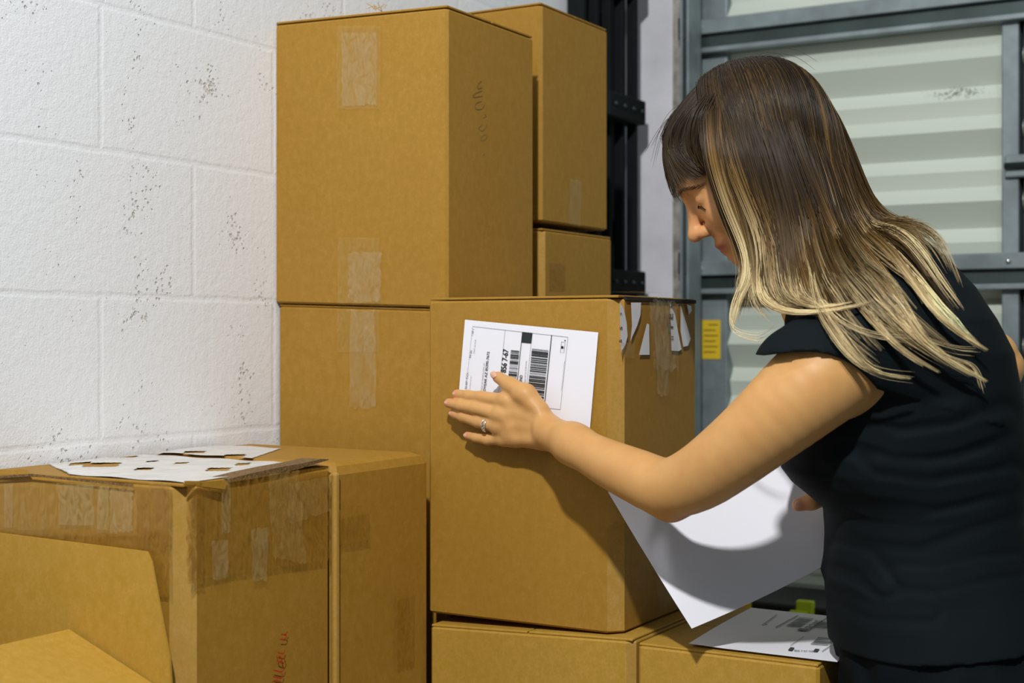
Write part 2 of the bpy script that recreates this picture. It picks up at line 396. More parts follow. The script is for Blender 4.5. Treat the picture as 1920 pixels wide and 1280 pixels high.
# ---------------------------------------------------------------- cartons
def carton(name, x0, x1, y0, y1, z0, z1, label, ch=(.004, .004, .004, .004), tiltx=0.0, bulge=0.0, mat=None, flaps=True, seam='x', lift=.002, group='cardboard cartons', topr=.003):
    """ch: width of the crease at corners (x0y0, x1y0, x1y1, x0y1); tiltx raises the x0 side."""
    mat = mat or M_CARD
    r = root(name, ((x0+x1)/2, (y0+y1)/2, z0), label, 'box', group)
    ft = .0035 if flaps else 0
    zt = z1-ft
    def sh(x): return tiltx*(x1-x)/(x1-x0)
    c00, c10, c11, c01 = ch
    ring = [(x0+c00, y0), (x1-c10, y0), (x1, y0+c10), (x1, y1-c11), (x1-c11, y1), (x0+c01, y1), (x0, y1-c01), (x0, y0+c00)]
    nz = 10; V = []; F = []; mats = []
    # subdivide each footprint side for a gentle bulge
    pts = []; seg = []
    for i in range(8):
        a = np.array(ring[i]); b = np.array(ring[(i+1) % 8]); n = 8 if i % 2 == 0 else 2
        nrm = np.array([(b-a)[1], -(b-a)[0]]); nrm = nrm/(np.linalg.norm(nrm)+1e-9)
        for k in range(n):
            t = k/n; pts.append((a+(b-a)*t, nrm*(math.sin(math.pi*t) if i % 2 == 0 else 0))); seg.append(i)
    M = len(pts); cx, cy = (x0+x1)/2, (y0+y1)/2
    levels = [(0, topr)]+[(topr+(zt-z0-2*topr)*k/nz, 0) for k in range(nz+1)]+[(zt-z0-topr*.3, topr*.35), (zt-z0, topr)]
    for (h, ins) in levels:
        t = h/(zt-z0)
        for (p, nr) in pts:
            q = p+nr*bulge*math.sin(math.pi*min(1, max(0, t)))
            dx = q[0]-cx; dy = q[1]-cy
            q = np.array([q[0]-math.copysign(min(ins, abs(dx)), dx)*(abs(dx) > .4*(x1-x0)), q[1]-math.copysign(min(ins, abs(dy)), dy)*(abs(dy) > .4*(y1-y0))])
            V.append((q[0], q[1], z0+h+sh(q[0])*(1 if z0 > .5 else t)))
    n = len(levels)
    for j in range(n-1):
        for i in range(M):
            k = (i+1) % M; F.append((j*M+i, j*M+k, (j+1)*M+k, (j+1)*M+i)); mats.append(1 if seg[i] % 2 == 1 and ch[(seg[i]//2+1) % 4] > .008 else 0)
    F.append(tuple(range(M-1, -1, -1))); mats.append(0); F.append(tuple(range((n-1)*M, n*M))); mats.append(0)
    o = mesh('body', V, F, [mat, M_CARD_PALE], r)
    for p, mi in zip(o.data.polygons, mats): p.material_index = mi
    if flaps:
        g = .0012; zf = zt
        f = lambda v: (v[0], v[1], v[2]+sh(v[0]))
        e = .0015
        if seam == 'x':
            ym = (y0+y1)/2; rects = ((x0+e, x1-e, y0+e, ym-g), (x0+e, x1-e, ym+g, y1-e))
        else:
            xm = (x0+x1)/2; rects = ((x0+e, xm-g, y0+e, y1-e), (xm+g, x1-e, y0+e, y1-e))
        for (a, b, c, d) in rects:
            box('flap', a, b, c, d, zf+lift*.3, z1+lift*.3, mat, r, .0012, f)
    return r
GB = 'cardboard boxes stacked by the wall'
tall = carton('cardboard_box', .000, .333, 1.79, 2.052, 1.361, 1.814, 'tall cardboard box on top of the stack touching the white wall', tiltx=.011, bulge=.0015, lift=.006)
lowt = carton('cardboard_box', .003, .333, 1.795, 2.055, 0, 1.359, 'cardboard box directly beneath the tall box against the white wall', tiltx=.011)
cen = carton('cardboard_box', .341, .650, 1.727, 1.990, .9155, 1.373, 'cardboard box with white shipping label touched by the woman', ch=(.004, .0175, .004, .004), bulge=.002, lift=.004)
cenlow = carton('cardboard_box', .352, .677, 1.715, 2.0, 0, .9150, 'cardboard box right underneath the box with the shipping label', ch=(.004, .010, .004, .004), tiltx=-.0135, mat=M_CARD_LIGHT, seam='y', lift=0)
rl = carton('cardboard_box', .681, .930, 1.721, 2.03, 0, .9095, 'low cardboard box next to the woman with a label sheet lying on it', mat=M_CARD_LIGHT, lift=0)
bigl = carton('cardboard_box', .004, .343, 1.219, 1.493, 0, 1.148, 'large heavily taped cardboard box with red handwriting on its side', ch=(.004, .022, .006, .004), bulge=.003, lift=0)
box2 = carton('cardboard_box', .004, .3435, 1.499, 1.724, 0, 1.150, 'cardboard box wedged between the taped box and the tall stack', ch=(.004, .008, .006, .004), bulge=.002, lift=0, topr=.016, flaps=False)
bu = carton('cardboard_box', .03, .300, 2.136, 2.39, 1.516, 1.892, 'rear cardboard box on top, behind the tall stack near the black gate', lift=.005, ch=(.004, .006, .004, .004))
bl = carton('cardboard_box', .03, .306, 2.130, 2.395, 0, 1.503, 'rear cardboard box underneath, next to the black gate', ch=(.004, .010, .004, .004))
# open box in the corner, with lifted flaps
ob = root('open_cardboard_box', (.175, 1.05, 0), 'open cardboard box in front of the taped box with one flap upright', 'box')
bm = bmesh.new(); t = .004
for a in ((.02, .33, .89, .89+t, 0, .91), (.02, .33, 1.205-t, 1.205, 0, .91), (.02, .02+t, .89+t, 1.205-t, 0, .91), (.33-t, .33, .89+t, 1.205-t, 0, .91), (.02, .33, .89, 1.205, 0, .004)): box_bm(bm, *a, .0008, 1)
bm_obj('body', bm, M_CARD_LIGHT, ob)
def slab(name, pts, nrm, th, mat, parent):
    nrm = np.array(nrm, float)*th; n = len(pts); V = [np.array(p, float) for p in pts]+[np.array(p, float)+nrm for p in pts]
    F = [tuple(range(n)), tuple(range(2*n-1, n-1, -1))]+[(i, i+n, (i+1) % n+n, (i+1) % n) for i in range(n)]
    return mesh(name, V, F, mat, parent)
pr = onY(281, 1034, 1.207); prb = onY(325, 1275, 1.203)
slab('flap', [(.022, 1.200, .912), (prb[0], 1.200, .912), (prb[0]-.004, 1.201, .95), (pr[0]+.004, 1.205, pr[2]-.012), (pr[0]-.004, 1.2055, pr[2]), (.022, 1.206, pr[2]+.004)], (0, .72, 0), .004, M_CARD_LIGHT, ob)
slab('flap', [(.327, .895, .912), (.327, 1.198, .912), (.18, 1.196, .965), (.18, .897, .965)], (.3, 0, .95), .004, M_CARD_LIGHT, ob)
slab('flap', [(.024, .895, .912), (.024, 1.19, .912), (.006, 1.19, 1.045), (.006, .9, 1.045)], (1, 0, .1), .004, M_CARD_LIGHT, ob)
slab('flap', [(.03, .886, .91), (.32, .886, .91), (.32, .80, .80), (.03, .80, .80)], (0, -.7, .7), .004, M_CARD_LIGHT, ob)

# ---- tape and marks on the boxes
def tapeY(u0, v0, u1, v1, Y, parent, mat=M_TAPE, seed=0, tear=0.0, off=.0012, skew=0, name='tape'):
    return patch(name, [onY(u0, v0, Y-off), onY(u1, v0, Y-off), onY(u1+skew, v1, Y-off), onY(u0+skew, v1, Y-off)], mat, parent, nrm=(0, -1, 0), amp=.0004, seed=seed, tear=tear)
def tapeX(cs_, X, parent, mat=M_TAPE, seed=0, tear=0.0, off=.0012, name='tape', amp=.0004):
    return patch(name, [onX(u, v, X+off) for u, v in cs_], mat, parent, nrm=(1, 0, 0), amp=amp, seed=seed, tear=tear)
tapeY(632, 48, 714, 205, 1.788, tall, M_TAPE, 1, .006)
tapeY(640, 60, 708, 200, 1.788, tall, M_TAPE_SHINE, 2, .02, .0022)
tapeY(634, 445, 712, 569, 1.788, tall, M_TAPE, 3, .006)
tapeY(652, 470, 716, 568, 1.788, tall, M_TAPE_SHINE, 4, .03, .0022)
tapeY(632, 580, 712, 660, 1.794, lowt, M_TAPE, 5, .006)
tapeY(655, 578, 706, 768, 1.794, lowt, M_TAPE_SHINE, 6, .03, .002)
tapeX([(1068, 335), (1090, 338), (1088, 425), (1066, 420)], .300, bu, M_TAPE_PALE, 7, .01)
tapeX([(1030, 490), (1060, 492), (1060, 545), (1030, 545)], .306, bl, M_TAPE_DARK, 8, .01)
# frayed strands on top of the tall box
bm = bmesh.new()
for k in range(9):
    a = onY(700+3*k, 18, 1.80); pts = [a+np.array([.004*math.sin(k*1.7+s*1.3)+.006*s*(-1)**k*.4, -.003*s, .004*math.sin(s*1.1+k)+.0012*s]) for s in range(5)]
    ribbon_bm(bm, pts, .0012, (0, -1, 0))
bm_obj('frayed_fibre', bm, M_CARD_PALE, tall)
# pencil writing on the tall box side
def strokes(name, lst, plane, c, width, mat, parent, nrm):
    bm = bmesh.new()
    for st in lst:
        st = [np.array(p, float) for p in st]; out = []
        for i in range(len(st)-1):
            p0 = st[max(i-1, 0)]; p1 = st[i]; p2 = st[i+1]; p3 = st[min(i+2, len(st)-1)]
            for k in range(5):
                t = k/5; out.append(.5*((2*p1)+(-p0+p2)*t+(2*p0-5*p1+4*p2-p3)*t*t+(-p0+3*p1-3*p2+p3)*t**3))
        out.append(st[-1])
        ribbon_bm(bm, [plane(p[0], p[1], c) for p in out], width, nrm)
    return bm_obj(name, bm, mat, parent)
strokes('handwriting', [[(903, 152), (897, 158), (896, 166), (904, 164)], [(904, 170), (890, 176), (888, 182), (905, 180)], [(903, 190), (893, 194), (892, 204), (904, 204), (909, 195)],
    [(906, 222), (912, 218), (908, 214)], [(904, 235), (898, 240), (904, 246), (911, 240), (913, 232)], [(912, 252), (904, 256), (902, 264), (910, 262), (914, 254)], [(905, 292), (910, 288)]], onX, .3345, .0010, M_PENCIL, tall, (1, 0, 0))
strokes('handwriting', [[(525, 1198), (533, 1198), (537, 1194), (535, 1190), (527, 1189)], [(535, 1190), (539, 1184)], [(521, 1223), (531, 1225), (534, 1217)], [(516.5, 1222), (517.5, 1220.5)],
    [(530, 1243), (521, 1239), (521, 1232), (526, 1231), (528, 1238), (531, 1244), (534, 1238), (533, 1228)], [(513, 1256), (529, 1259), (533, 1250)], [(512, 1268), (527, 1271), (530, 1262)],
    [(514, 1286), (511, 1279), (517, 1275), (526, 1278), (527, 1286)]], onX, .3485, .0017, M_RED, bigl, (1, 0, 0))

# taped faces of the big left box
Yb = 1.2155; Xb = .3475
tapeY(-40, 905, 320, 1005, Yb, bigl, M_TAPE, 10, .004)
tapeY(110, 908, 178, 985, Yb, bigl, M_TAPE_PALE, 11, .01, .002)
tapeY(182, 910, 205, 1000, Yb, bigl, M_TAPE_PALE, 12, .02, .002)
tapeY(8, 905, 24, 990, Yb, bigl, M_TAPE_SHINE, 13, .02, .002)
tapeY(-40, 992, 320, 1030, Yb, bigl, M_TAPE_DARK, 14, .003, .0022, 0)
tapeY(205, 915, 250, 1000, Yb, bigl, M_TAPE_SHINE, 15, .04, .003)
tapeY(255, 905, 322, 1120, Yb, bigl, M_TAPE_DARK, 16, .01, .0018)
tapeX([(348, 908), (618, 873), (618, 1050), (348, 1090)], Xb, bigl, M_TAPE_DARK, 17, .006)
tapeX([(352, 905), (380, 902), (380, 1095), (352, 1095)], Xb, bigl, M_TAPE_DARK, 18, .01, .0022)
tapeX([(415, 898), (432, 896), (432, 1000), (415, 1002)], Xb, bigl, M_TAPE_PALE, 19, .02, .0022)
tapeX([(396, 1012), (426, 1010), (428, 1085), (398, 1088)], Xb, bigl, M_TAPE_SHINE, 20, .03, .003, amp=.001)
tapeX([(470, 990), (505, 985), (500, 1090), (472, 1090)], Xb, bigl, M_TAPE_PALE, 21, .03, .0022)
tapeX([(500, 885), (560, 878), (575, 1060), (510, 1050)], Xb, bigl, M_TAPE, 22, .03, .003, amp=.001)
tapeX([(540, 905), (620, 890), (620, 960), (535, 985)], Xb, bigl, M_TAPE, 23, .03, .0026, amp=.001)
tapeX([(634, 955), (690, 945), (692, 1012), (634, 1022)], .3475, box2, M_TAPE_DARK, 24, .01, .003)
tapeX([(742, 1110), (775, 1100), (775, 1240), (742, 1250)], .3475, box2, M_TAPE_DARK, 25, .01, .003)
# crease strip (tape) on the seam edge between the boxes
bm = bmesh.new(); box_bm(bm, .341, .3495, 1.496, 1.506, .6, 1.138, .003, 2); bm_obj('edge_strip', bm, M_CARD_PALE, box2)
# white torn sheet with brown gaps on top of the big box
def torn_top(YA, YB, parent, ztop, cut):
    ztop = ztop+.0004; V = []; F = []; nx, ny = 90, 70; rg = np.random.default_rng(5)
    holes = [(230, 842, 46, 3), (190, 872, 38, 5), (365, 848, 22, 2.5), (230, 857, 30, 2.2), (440, 855, 22, 3), (340, 868, 14, 2), (270, 880, 18, 3), (410, 880, 24, 4), (455, 870, 15, 3), (300, 846, 22, 1.5), (150, 870, 22, 4), (500, 862, 10, 2), (285, 866, 12, 1.5), (480, 884, 20, 2)]
    def inside(x, y):
        if not (.01 < x < .335 and YA+.004 < y < YB-.004): return False
        dx, dy = x-CAM[0], y-CAM[1]; d = dx*FW[0]+dy*FW[1]; r = dx*RT[0]+dy*RT[1]
        u = 960+r/d*FPX; v = HY-(ztop-CAM[2])/d*FPX
        for (a, b, c, e) in holes:
            if abs(u-a+(v-b)*1.2) < c*.85 and abs(v-b+.04*(u-a)) < e*.7: return False
        if cut and u > 528-(v-840)*3: return False
        if u < 92+ (v-870)*2.0: return False
        return True
    idx = {}
    for i in range(nx):
        for j in range(ny):
            x = .006+(i+.5)*.333/nx; y = YA+(j+.5)*(YB-YA)/ny
            if inside(x, y):
                cs4 = []
                for (a, b) in ((0, 0), (1, 0), (1, 1), (0, 1)):
                    k = (i+a, j+b)
                    if k not in idx:
                        idx[k] = len(V); xx = .006+(i+a)*.333/nx; yy = YA+(j+b)*(YB-YA)/ny
                        V.append((xx, yy, ztop+.0006*math.sin(xx*70+yy*40)+.0006))
                    cs4.append(idx[k])
                F.append(cs4)
    mesh('torn_label', V, F, plain('label_under_tape', (.66, .64, .60), .22, bump=.5, bscale=30, var=.12, vscale=25), parent, True)['label'] = 'white torn paper under glossy tape'
torn_top(1.224, 1.492, bigl, 1.1485, False)
torn_top(1.500, 1.66, box2, 1.1505, True)
# raised, broken lid edge : corrugated dark edge along the right face and thin lifted flaps
def lid_edge():
    pts = [onX(u, v, .345) for u, v in ((425, 904), (470, 898), (520, 888), (565, 877), (600, 866), (614, 862))]
    bm = bmesh.new(); prev = None
    for i, p in enumerate(pts):
        h = (.004, .0075, .008, .006, .004, .001)[i]
        a = bm.verts.new(p+np.array([.002, 0, 0])); b = bm.verts.new(p+np.array([.002, 0, h])); c = bm.verts.new(p+np.array([-.03, 0, h]))
        if prev: bm.faces.new((prev[0], a, b, prev[1])); bm.faces.new((prev[1], b, c, prev[2]))
        prev = (a, b, c)
    o = bm_obj('broken_edge', bm, M_CORR, bigl); o['label'] = 'dark torn corrugated edge'
    slab('flap_edge', [onX(343, 908, .346), onX(420, 918, .352), onX(425, 903, .352), onX(345, 902, .346)], (.5, 0, .2), .003, M_CARD, bigl)
    slab('flap_edge', [onY(-30, 892, 1.214), onY(58, 893, 1.214), onY(50, 884, 1.216), onY(-30, 885, 1.216)], (0, .2, .9), .003, M_CARD, bigl)
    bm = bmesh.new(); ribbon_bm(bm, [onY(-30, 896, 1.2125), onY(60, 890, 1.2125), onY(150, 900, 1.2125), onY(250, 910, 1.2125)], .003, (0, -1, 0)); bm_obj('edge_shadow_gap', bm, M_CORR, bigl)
lid_edge()

# center box : label, tape, scraps
YC = 1.727-.0028
def on_c(x, y, off): return onY(850+x/5.564, 590+y/5.564, YC-off)
sheet = patch('shipping_label', [onY(872, 599, YC), onY(1122, 623, YC), onY(1106, 810, YC), onY(856, 786, YC)], M_PAPER, None, n=12, amp=.0003, freq=20)
tag(sheet, 'white printed shipping label stuck on the box beneath the hand', 'label')
sheet.parent = None
def print_center():
    nn = (0, -1, 0); o1 = .0012
    bm = bmesh.new(); bg_ = bmesh.new()
    c = lambda x, y: on_c(x, y, o1)
    def ln(b, pts, w): ribbon_bm(b, [c(*p) for p in pts], w, nn)
    ln(bg_, [(200, 120), (1195, 232)], .0005); ln(bg_, [(1195, 232), (1115, 988)], .0005); ln(bg_, [(1115, 988), (150, 880)], .0005); ln(bg_, [(200, 120), (120, 870)], .0003)
    ln(bg_, [(540, 155), (462, 900)], .0005); ln(bg_, [(822, 190), (745, 930)], .0005); ln(bm, [(720, 180), (645, 915)], .0009); ln(bm, [(1025, 210), (950, 950)], .0012)
    quad_bm(bm, c(722, 180), c(825, 190), c(812, 298), c(711, 288))
    def bars(b0, p0, p1, q0, q1, n, seed):
        rg = random.Random(seed); t = 0
        while t < 1:
            w_ = rg.choice([.006, .006, .012, .018, .026])*n; g_ = rg.choice([.006, .010, .014, .022])*n
            e = min(1, t+w_); f = lambda a, b, s: (a[0]+(b[0]-a[0])*s, a[1]+(b[1]-a[1])*s)
            quad_bm(b0, c(*f(p0, p1, t)), c(*f(q0, q1, t)), c(*f(q0, q1, e)), c(*f(p0, p1, e))); t = e+g_
    bars(bm, (820, 350), (765, 900), (992, 370), (938, 920), .8, 3)
    bars(bm, (600, 368), (558, 800), (688, 376), (645, 810), 1.0, 9)
    T = lambda b, s, p, q, h=1.0, bo=0.0: text_bm(b, s, c(*p), c(*q), nn, h, bo)
    T(bm, 'GOODYEAR AZ 85395-7672', (325, 895), (378, 385), 1.0, .01)
    T(bm, 'AZ 856 7-67', (535, 715), (575, 362), 1.35, .02)
    T(bm, 'GROUND', (708, 790), (722, 630), 1.3, .01)
    T(bg_, 'TRACKING # 1Z 26X 69 03 4198 0196', (742, 900), (768, 480), .9)
    T(bm, '8.8 LBS', (180, 450), (195, 372), 1.0); T(bm, '1 OF 1', (205, 218), (216, 150), 1.0)
    T(bg_, 'DWT: 26,14,18', (222, 402), (238, 262), 1.0)
    T(bg_, '1234 W MARICOPA ST', (300, 790), (330, 500), .8)
    T(bg_, 'SHIP TO:', (140, 775), (160, 600), .8); T(bg_, 'AVONDALE 856', (175, 775), (190, 640), .8)
    ln(bg_, [(1128, 282), (1165, 286), (1152, 396), (1116, 392), (1128, 282)], .0006); ln(bg_, [(1122, 340), (1158, 344)], .0005)
    quad_bm(bm, c(1127, 325), c(1148, 327), c(1145, 352), c(1124, 350)); quad_bm(bm, c(1160, 262), c(1172, 263), c(1170, 274), c(1158, 273))
    ln(bg_, [(1160, 480), (1140, 680)], .0004); ln(bg_, [(1140, 680), (1125, 790)], .0004)
    bm_obj('print', bm, M_INK, sheet); bm_obj('fine_print', bg_, M_INKG, sheet)
print_center()
XC = .652
def scrap(pts, off=.0014, mat=M_PAPER, name='paper_scrap', parent=cen):
    V = [onX(u, v, XC+off) for u, v in pts]; mesh(name, V, [tuple(range(len(V)))], mat, parent)
scrap([(1162, 566), (1170, 580), (1175, 605), (1177, 630), (1172, 648), (1164, 660)])
scrap([(1183, 567), (1202, 567), (1201, 590), (1195, 610), (1186, 630), (1182, 640), (1185, 610)])
scrap([(1213, 606), (1217, 608), (1218, 665), (1198, 665)])
scrap([(1256, 568), (1266, 590), (1272, 625), (1278, 655), (1272, 658), (1259, 657)])
scrap([(1276, 572), (1288, 610), (1295, 635), (1290, 648), (1281, 650), (1276, 620)])
scrap([(1288, 570), (1296, 574), (1297, 582), (1292, 590)])
bm = bmesh.new()
for (s, p0, p1) in (('T', (1261, 580), (1261, 570)), ('E', (1262, 598), (1262, 588)), ('F', (1262, 615), (1262, 604)), ('H', (1263, 637), (1263, 630))):
    text_bm(bm, s, onX(*p0, XC+.0022), onX(*p1, XC+.0022), (1, 0, 0), 1.3, .02)
for (a, b) in (((1166, 590), (1166, 586)), ((1167, 618), (1167, 612)), ((1166, 642), (1166, 636))): text_bm(bm, 's', onX(*a, XC+.0022), onX(*b, XC+.0022), (1, 0, 0), 1.3)
bm_obj('print', bm, M_INK, cen)
tapeX([(1222, 558), (1258, 560), (1252, 745), (1232, 745)], XC, cen, M_TAPE_SHINE, 31, .04, .003, amp=.0015)
tapeX([(1215, 560), (1270, 562), (1272, 700), (1222, 690)], XC, cen, M_TAPE_SHINE, 32, .05, .0045, amp=.0015)
tapeX([(1163, 640), (1190, 644), (1190, 672), (1163, 670)], XC, cen, M_TAPE, 33, .02)
tapeX([(1230, 1060), (1262, 1040), (1262, 1135), (1232, 1150)], XC, cen, M_TAPE_SHINE, 34, .04, .003, amp=.0015)
patch('tape', [(.60, 1.80, 1.3805), (.652, 1.80, 1.3805), (.652, 1.90, 1.3805), (.60, 1.90, 1.3805)], M_TAPE_SHINE, cen, nrm=(0, 0, 1))
box('lid_gap', .648, .6525, 1.745, 1.985, 1.3675, 1.3725, M_DARKGAP, cen)
# label sheet lying on the low right box
def flat_sheet():
    A = onZ(1291, 1209, .912); x0, y0 = A[0], max(A[1], 1.724); zz = .9125
    V = []; F = []; n = 12; Wd, Ln = .200, .279
    for j in range(n+1):
        for i in range(n+1):
            a = i/n; b = j/n; x = x0+Wd*a; y = y0+Ln*b+.0
            V.append((x-.02*b, y, zz+.0006+.004*max(0, .25-a)*(1+math.sin(b*4))))
    for j in range(n):
        for i in range(n): k = j*(n+1)+i; F.append((k, k+1, k+n+2, k+n+1))
    o = mesh('label_sheet', V, F, M_PAPER, None, True); tag(o, 'white label sheet lying flat on the low box beside the woman', 'paper sheet')
    c = lambda x, y: onZ(1260+x/3.556, 900+y/3.556, zz+.0022)
    bm = bmesh.new(); nn = (0, 0, 1)
    ln = lambda pts, w_: ribbon_bm(bm, [c(*p) for p in pts], w_, nn)
    ln([(700, 895), (600, 965)], .0012); ln([(840, 900), (690, 980)], .0018); ln([(1035, 915), (900, 1005)], .0015); ln([(880, 1040), (790, 1100)], .0008)
    quad_bm(bm, c(850, 985), c(912, 990), c(890, 1003), c(832, 997))
    def bars(p0, p1, q0, q1, seed):
        rg = random.Random(seed); t = 0
        f = lambda a, b, s: (a[0]+(b[0]-a[0])*s, a[1]+(b[1]-a[1])*s)
        while t < 1:
            e = min(1, t+rg.choice([.03, .05, .08])); quad_bm(bm, c(*f(p0, p1, t)), c(*f(q0, q1, t)), c(*f(q0, q1, e)), c(*f(p0, p1, e))); t = e+rg.choice([.02, .03, .05])
    bars((850, 912), (760, 968), (945, 920), (855, 976), 4); bars((1000, 940), (945, 978), (1090, 948), (1035, 986), 5); bars((975, 1045), (920, 1092), (1090, 1055), (1035, 1100), 6)
    quad_bm(bm, c(790, 1112), c(818, 1115), c(800, 1135), c(772, 1132)); quad_bm(bm, c(955, 1122), c(985, 1124), c(968, 1142), c(940, 1140))
    text_bm(bm, '856 7-67 AZ', c(815, 1136), c(945, 1141), nn, 1.6, .03)
    text_bm(bm, 'GROUND', c(925, 990), c(1010, 935), nn, 1.0, .02)
    ln([(1060, 1100), (1000, 1140)], .0010); ln([(620, 955), (632, 962)], .002)
    bm_obj('print', bm, M_INK, o)
flat_sheet()
# ---------------------------------------------------------------- signed-distance modelling of the person
# all shapes live in camera-independent axes (right, depth, up) metres, and are turned to world on output
class Sdf:
    def __init__(s): s.p = []
    def add(s, fn, c, rad, k=.02, op='u'): s.p.append((fn, np.array(c, float), rad, k, op))
    def cap(s, a, b, ra, rb, k=.02, op='u'):
        a = np.array(a, float); b = np.array(b, float); ab = b-a; L2 = max(1e-12, ab @ ab)
        def f(P):
            t = np.clip(((P-a) @ ab)/L2, 0, 1); return np.linalg.norm(P-a-t[:, None]*ab, axis=1)-(ra+(rb-ra)*t)
        s.add(f, (a+b)/2, math.sqrt(L2)/2+max(ra, rb), k, op)
    def chain(s, pts, k=.02, n=3):
        A = np.array([[*p, r] for p, r in pts]); out = []
        for i in range(len(A)-1):
            p0, p1, p2, p3 = A[max(i-1, 0)], A[i], A[i+1], A[min(i+2, len(A)-1)]
            for q in range(n):
                t = q/n; out.append(.5*(2*p1+(p2-p0)*t+(2*p0-5*p1+4*p2-p3)*t*t+(3*p1-p0-3*p2+p3)*t**3))
        out.append(A[-1]); out = np.array(out)
        def f(P):
            d = np.full(len(P), 10.0)
            for i in range(len(out)-1):
                a, b = out[i, :3], out[i+1, :3]; ab = b-a; t = np.clip(((P-a) @ ab)/max(ab @ ab, 1e-12), 0, 1)
                d = np.minimum(d, np.linalg.norm(P-a-t[:, None]*ab, axis=1)-(out[i, 3]+(out[i+1, 3]-out[i, 3])*t))
            return d
        c = out[:, :3].mean(0); s.add(f, c, np.linalg.norm(out[:, :3]-c, axis=1).max()+out[:, 3].max(), k)
    def ell(s, c, r, k=.02, R=None, op='u'):
        c = np.array(c, float); r = np.array(r, float); R = np.eye(3) if R is None else R
        def f(P):
            q = (P-c) @ R; k0 = np.linalg.norm(q/r, axis=1); k1 = np.linalg.norm(q/(r*r), axis=1)+1e-9; return k0*(k0-1)/k1
        s.add(f, c, r.max(), k, op)
    def __call__(s, P, pad=None):
        d = np.full(len(P), 10.0); ctr = P.mean(0); br = np.linalg.norm(P-ctr, axis=1).max() if len(P) else 0
        for fn, c, rad, k, op in s.p:
            if pad is not None and np.linalg.norm(c-ctr) > rad+br+pad+2*k: continue
            e = fn(P)
            if op == 'u':
                h = np.maximum(k-np.abs(d-e), 0)/k; d = np.minimum(d, e)-h*h*k*.25
            elif op == 's':
                e = -e; h = np.maximum(k-np.abs(d-e), 0)/k; d = np.maximum(d, e)+h*h*k*.25
            elif op == 'i': d = np.maximum(d, e)
            elif op == 'd': d = d+e
        return d
def polygonise(f, lo, hi, h, B=20):
    lo = np.array(lo, float); hi = np.array(hi, float); nb = np.ceil((hi-lo)/(h*B)).astype(int)
    BI = np.stack(np.meshgrid(*[np.arange(n) for n in nb], indexing='ij'), -1).reshape(-1, 3)
    rad = B*h*math.sqrt(3)/2; keep = []
    ctr = lo+(BI+.5)*B*h
    d = f(ctr); BI = BI[np.abs(d) < rad*1.35+.012]
    G = nb*B+2; key = lambda I: (I[..., 0].astype(np.int64)*G[1]+I[..., 1])*G[2]+I[..., 2]
    loc = np.stack(np.meshgrid(*[np.arange(B+1)]*3, indexing='ij'), -1).reshape(-1, 3)
    CK = []; CP = []; EQ = []
    cor = np.array([[i, j, k] for i in (0, 1) for j in (0, 1) for k in (0, 1)])
    edges = [(a, b) for a in range(8) for b in range(a+1, 8) if np.abs(cor[a]-cor[b]).sum() == 1]
    for bi in BI:
        base = bi*B; pts = lo+(base+loc)*h; v = f(pts, .01).reshape(B+1, B+1, B+1); s = v < 0
        if s.all() or not s.any(): continue
        sc = np.stack([s[c[0]:B+c[0], c[1]:B+c[1], c[2]:B+c[2]] for c in cor], -1)
        act = sc.any(-1) & ~sc.all(-1); A = np.argwhere(act)
        vc = np.stack([v[A[:, 0]+c[0], A[:, 1]+c[1], A[:, 2]+c[2]] for c in cor], -1)
        acc = np.zeros((len(A), 3)); cnt = np.zeros(len(A))
        for a, b in edges:
            va, vb = vc[:, a], vc[:, b]; m = (va < 0) != (vb < 0); t = np.where(m, va/(va-vb+1e-20), 0)
            acc += m[:, None]*(cor[a]+t[:, None]*(cor[b]-cor[a])); cnt += m
        CK.append(key(A+base)); CP.append(lo+(base+A+acc/cnt[:, None])*h)
        for ax in range(3):
            s0 = s[:B, :B, :B]; e = np.zeros(3, int); e[ax] = 1
            s1 = s[e[0]:B+e[0], e[1]:B+e[1], e[2]:B+e[2]]; E = np.argwhere(s0 != s1)
            if len(E): EQ.append((ax, E+base, s0[tuple(E.T)]))
    CK = np.concatenate(CK); CP = np.concatenate(CP); o = np.argsort(CK); CK = CK[o]; CP = CP[o]; F = []
    for ax, E, inside in EQ:
        u = np.zeros(3, int); w_ = np.zeros(3, int); u[(ax+1) % 3] = 1; w_[(ax+2) % 3] = 1
        ids = []; ok = np.ones(len(E), bool)
        for dlt in (0*u, -u, -u-w_, -w_):
            I = E+dlt; ok &= (I >= 0).all(1); k = key(I); j = np.clip(np.searchsorted(CK, k), 0, len(CK)-1); ok &= CK[j] == k; ids.append(j)
        q = np.stack(ids, 1); q[~inside] = q[~inside][:, ::-1]; F.append(q[ok])
    return CP, np.concatenate(F)
def V3(u, v, d): return Q(u, v, d)
def HB(u, v, off):                       # point a distance off in front of the centre box face
    t = (u-960)/FPX; return Q(u, v, (1.727-.003-off)/(cs+sn*t))

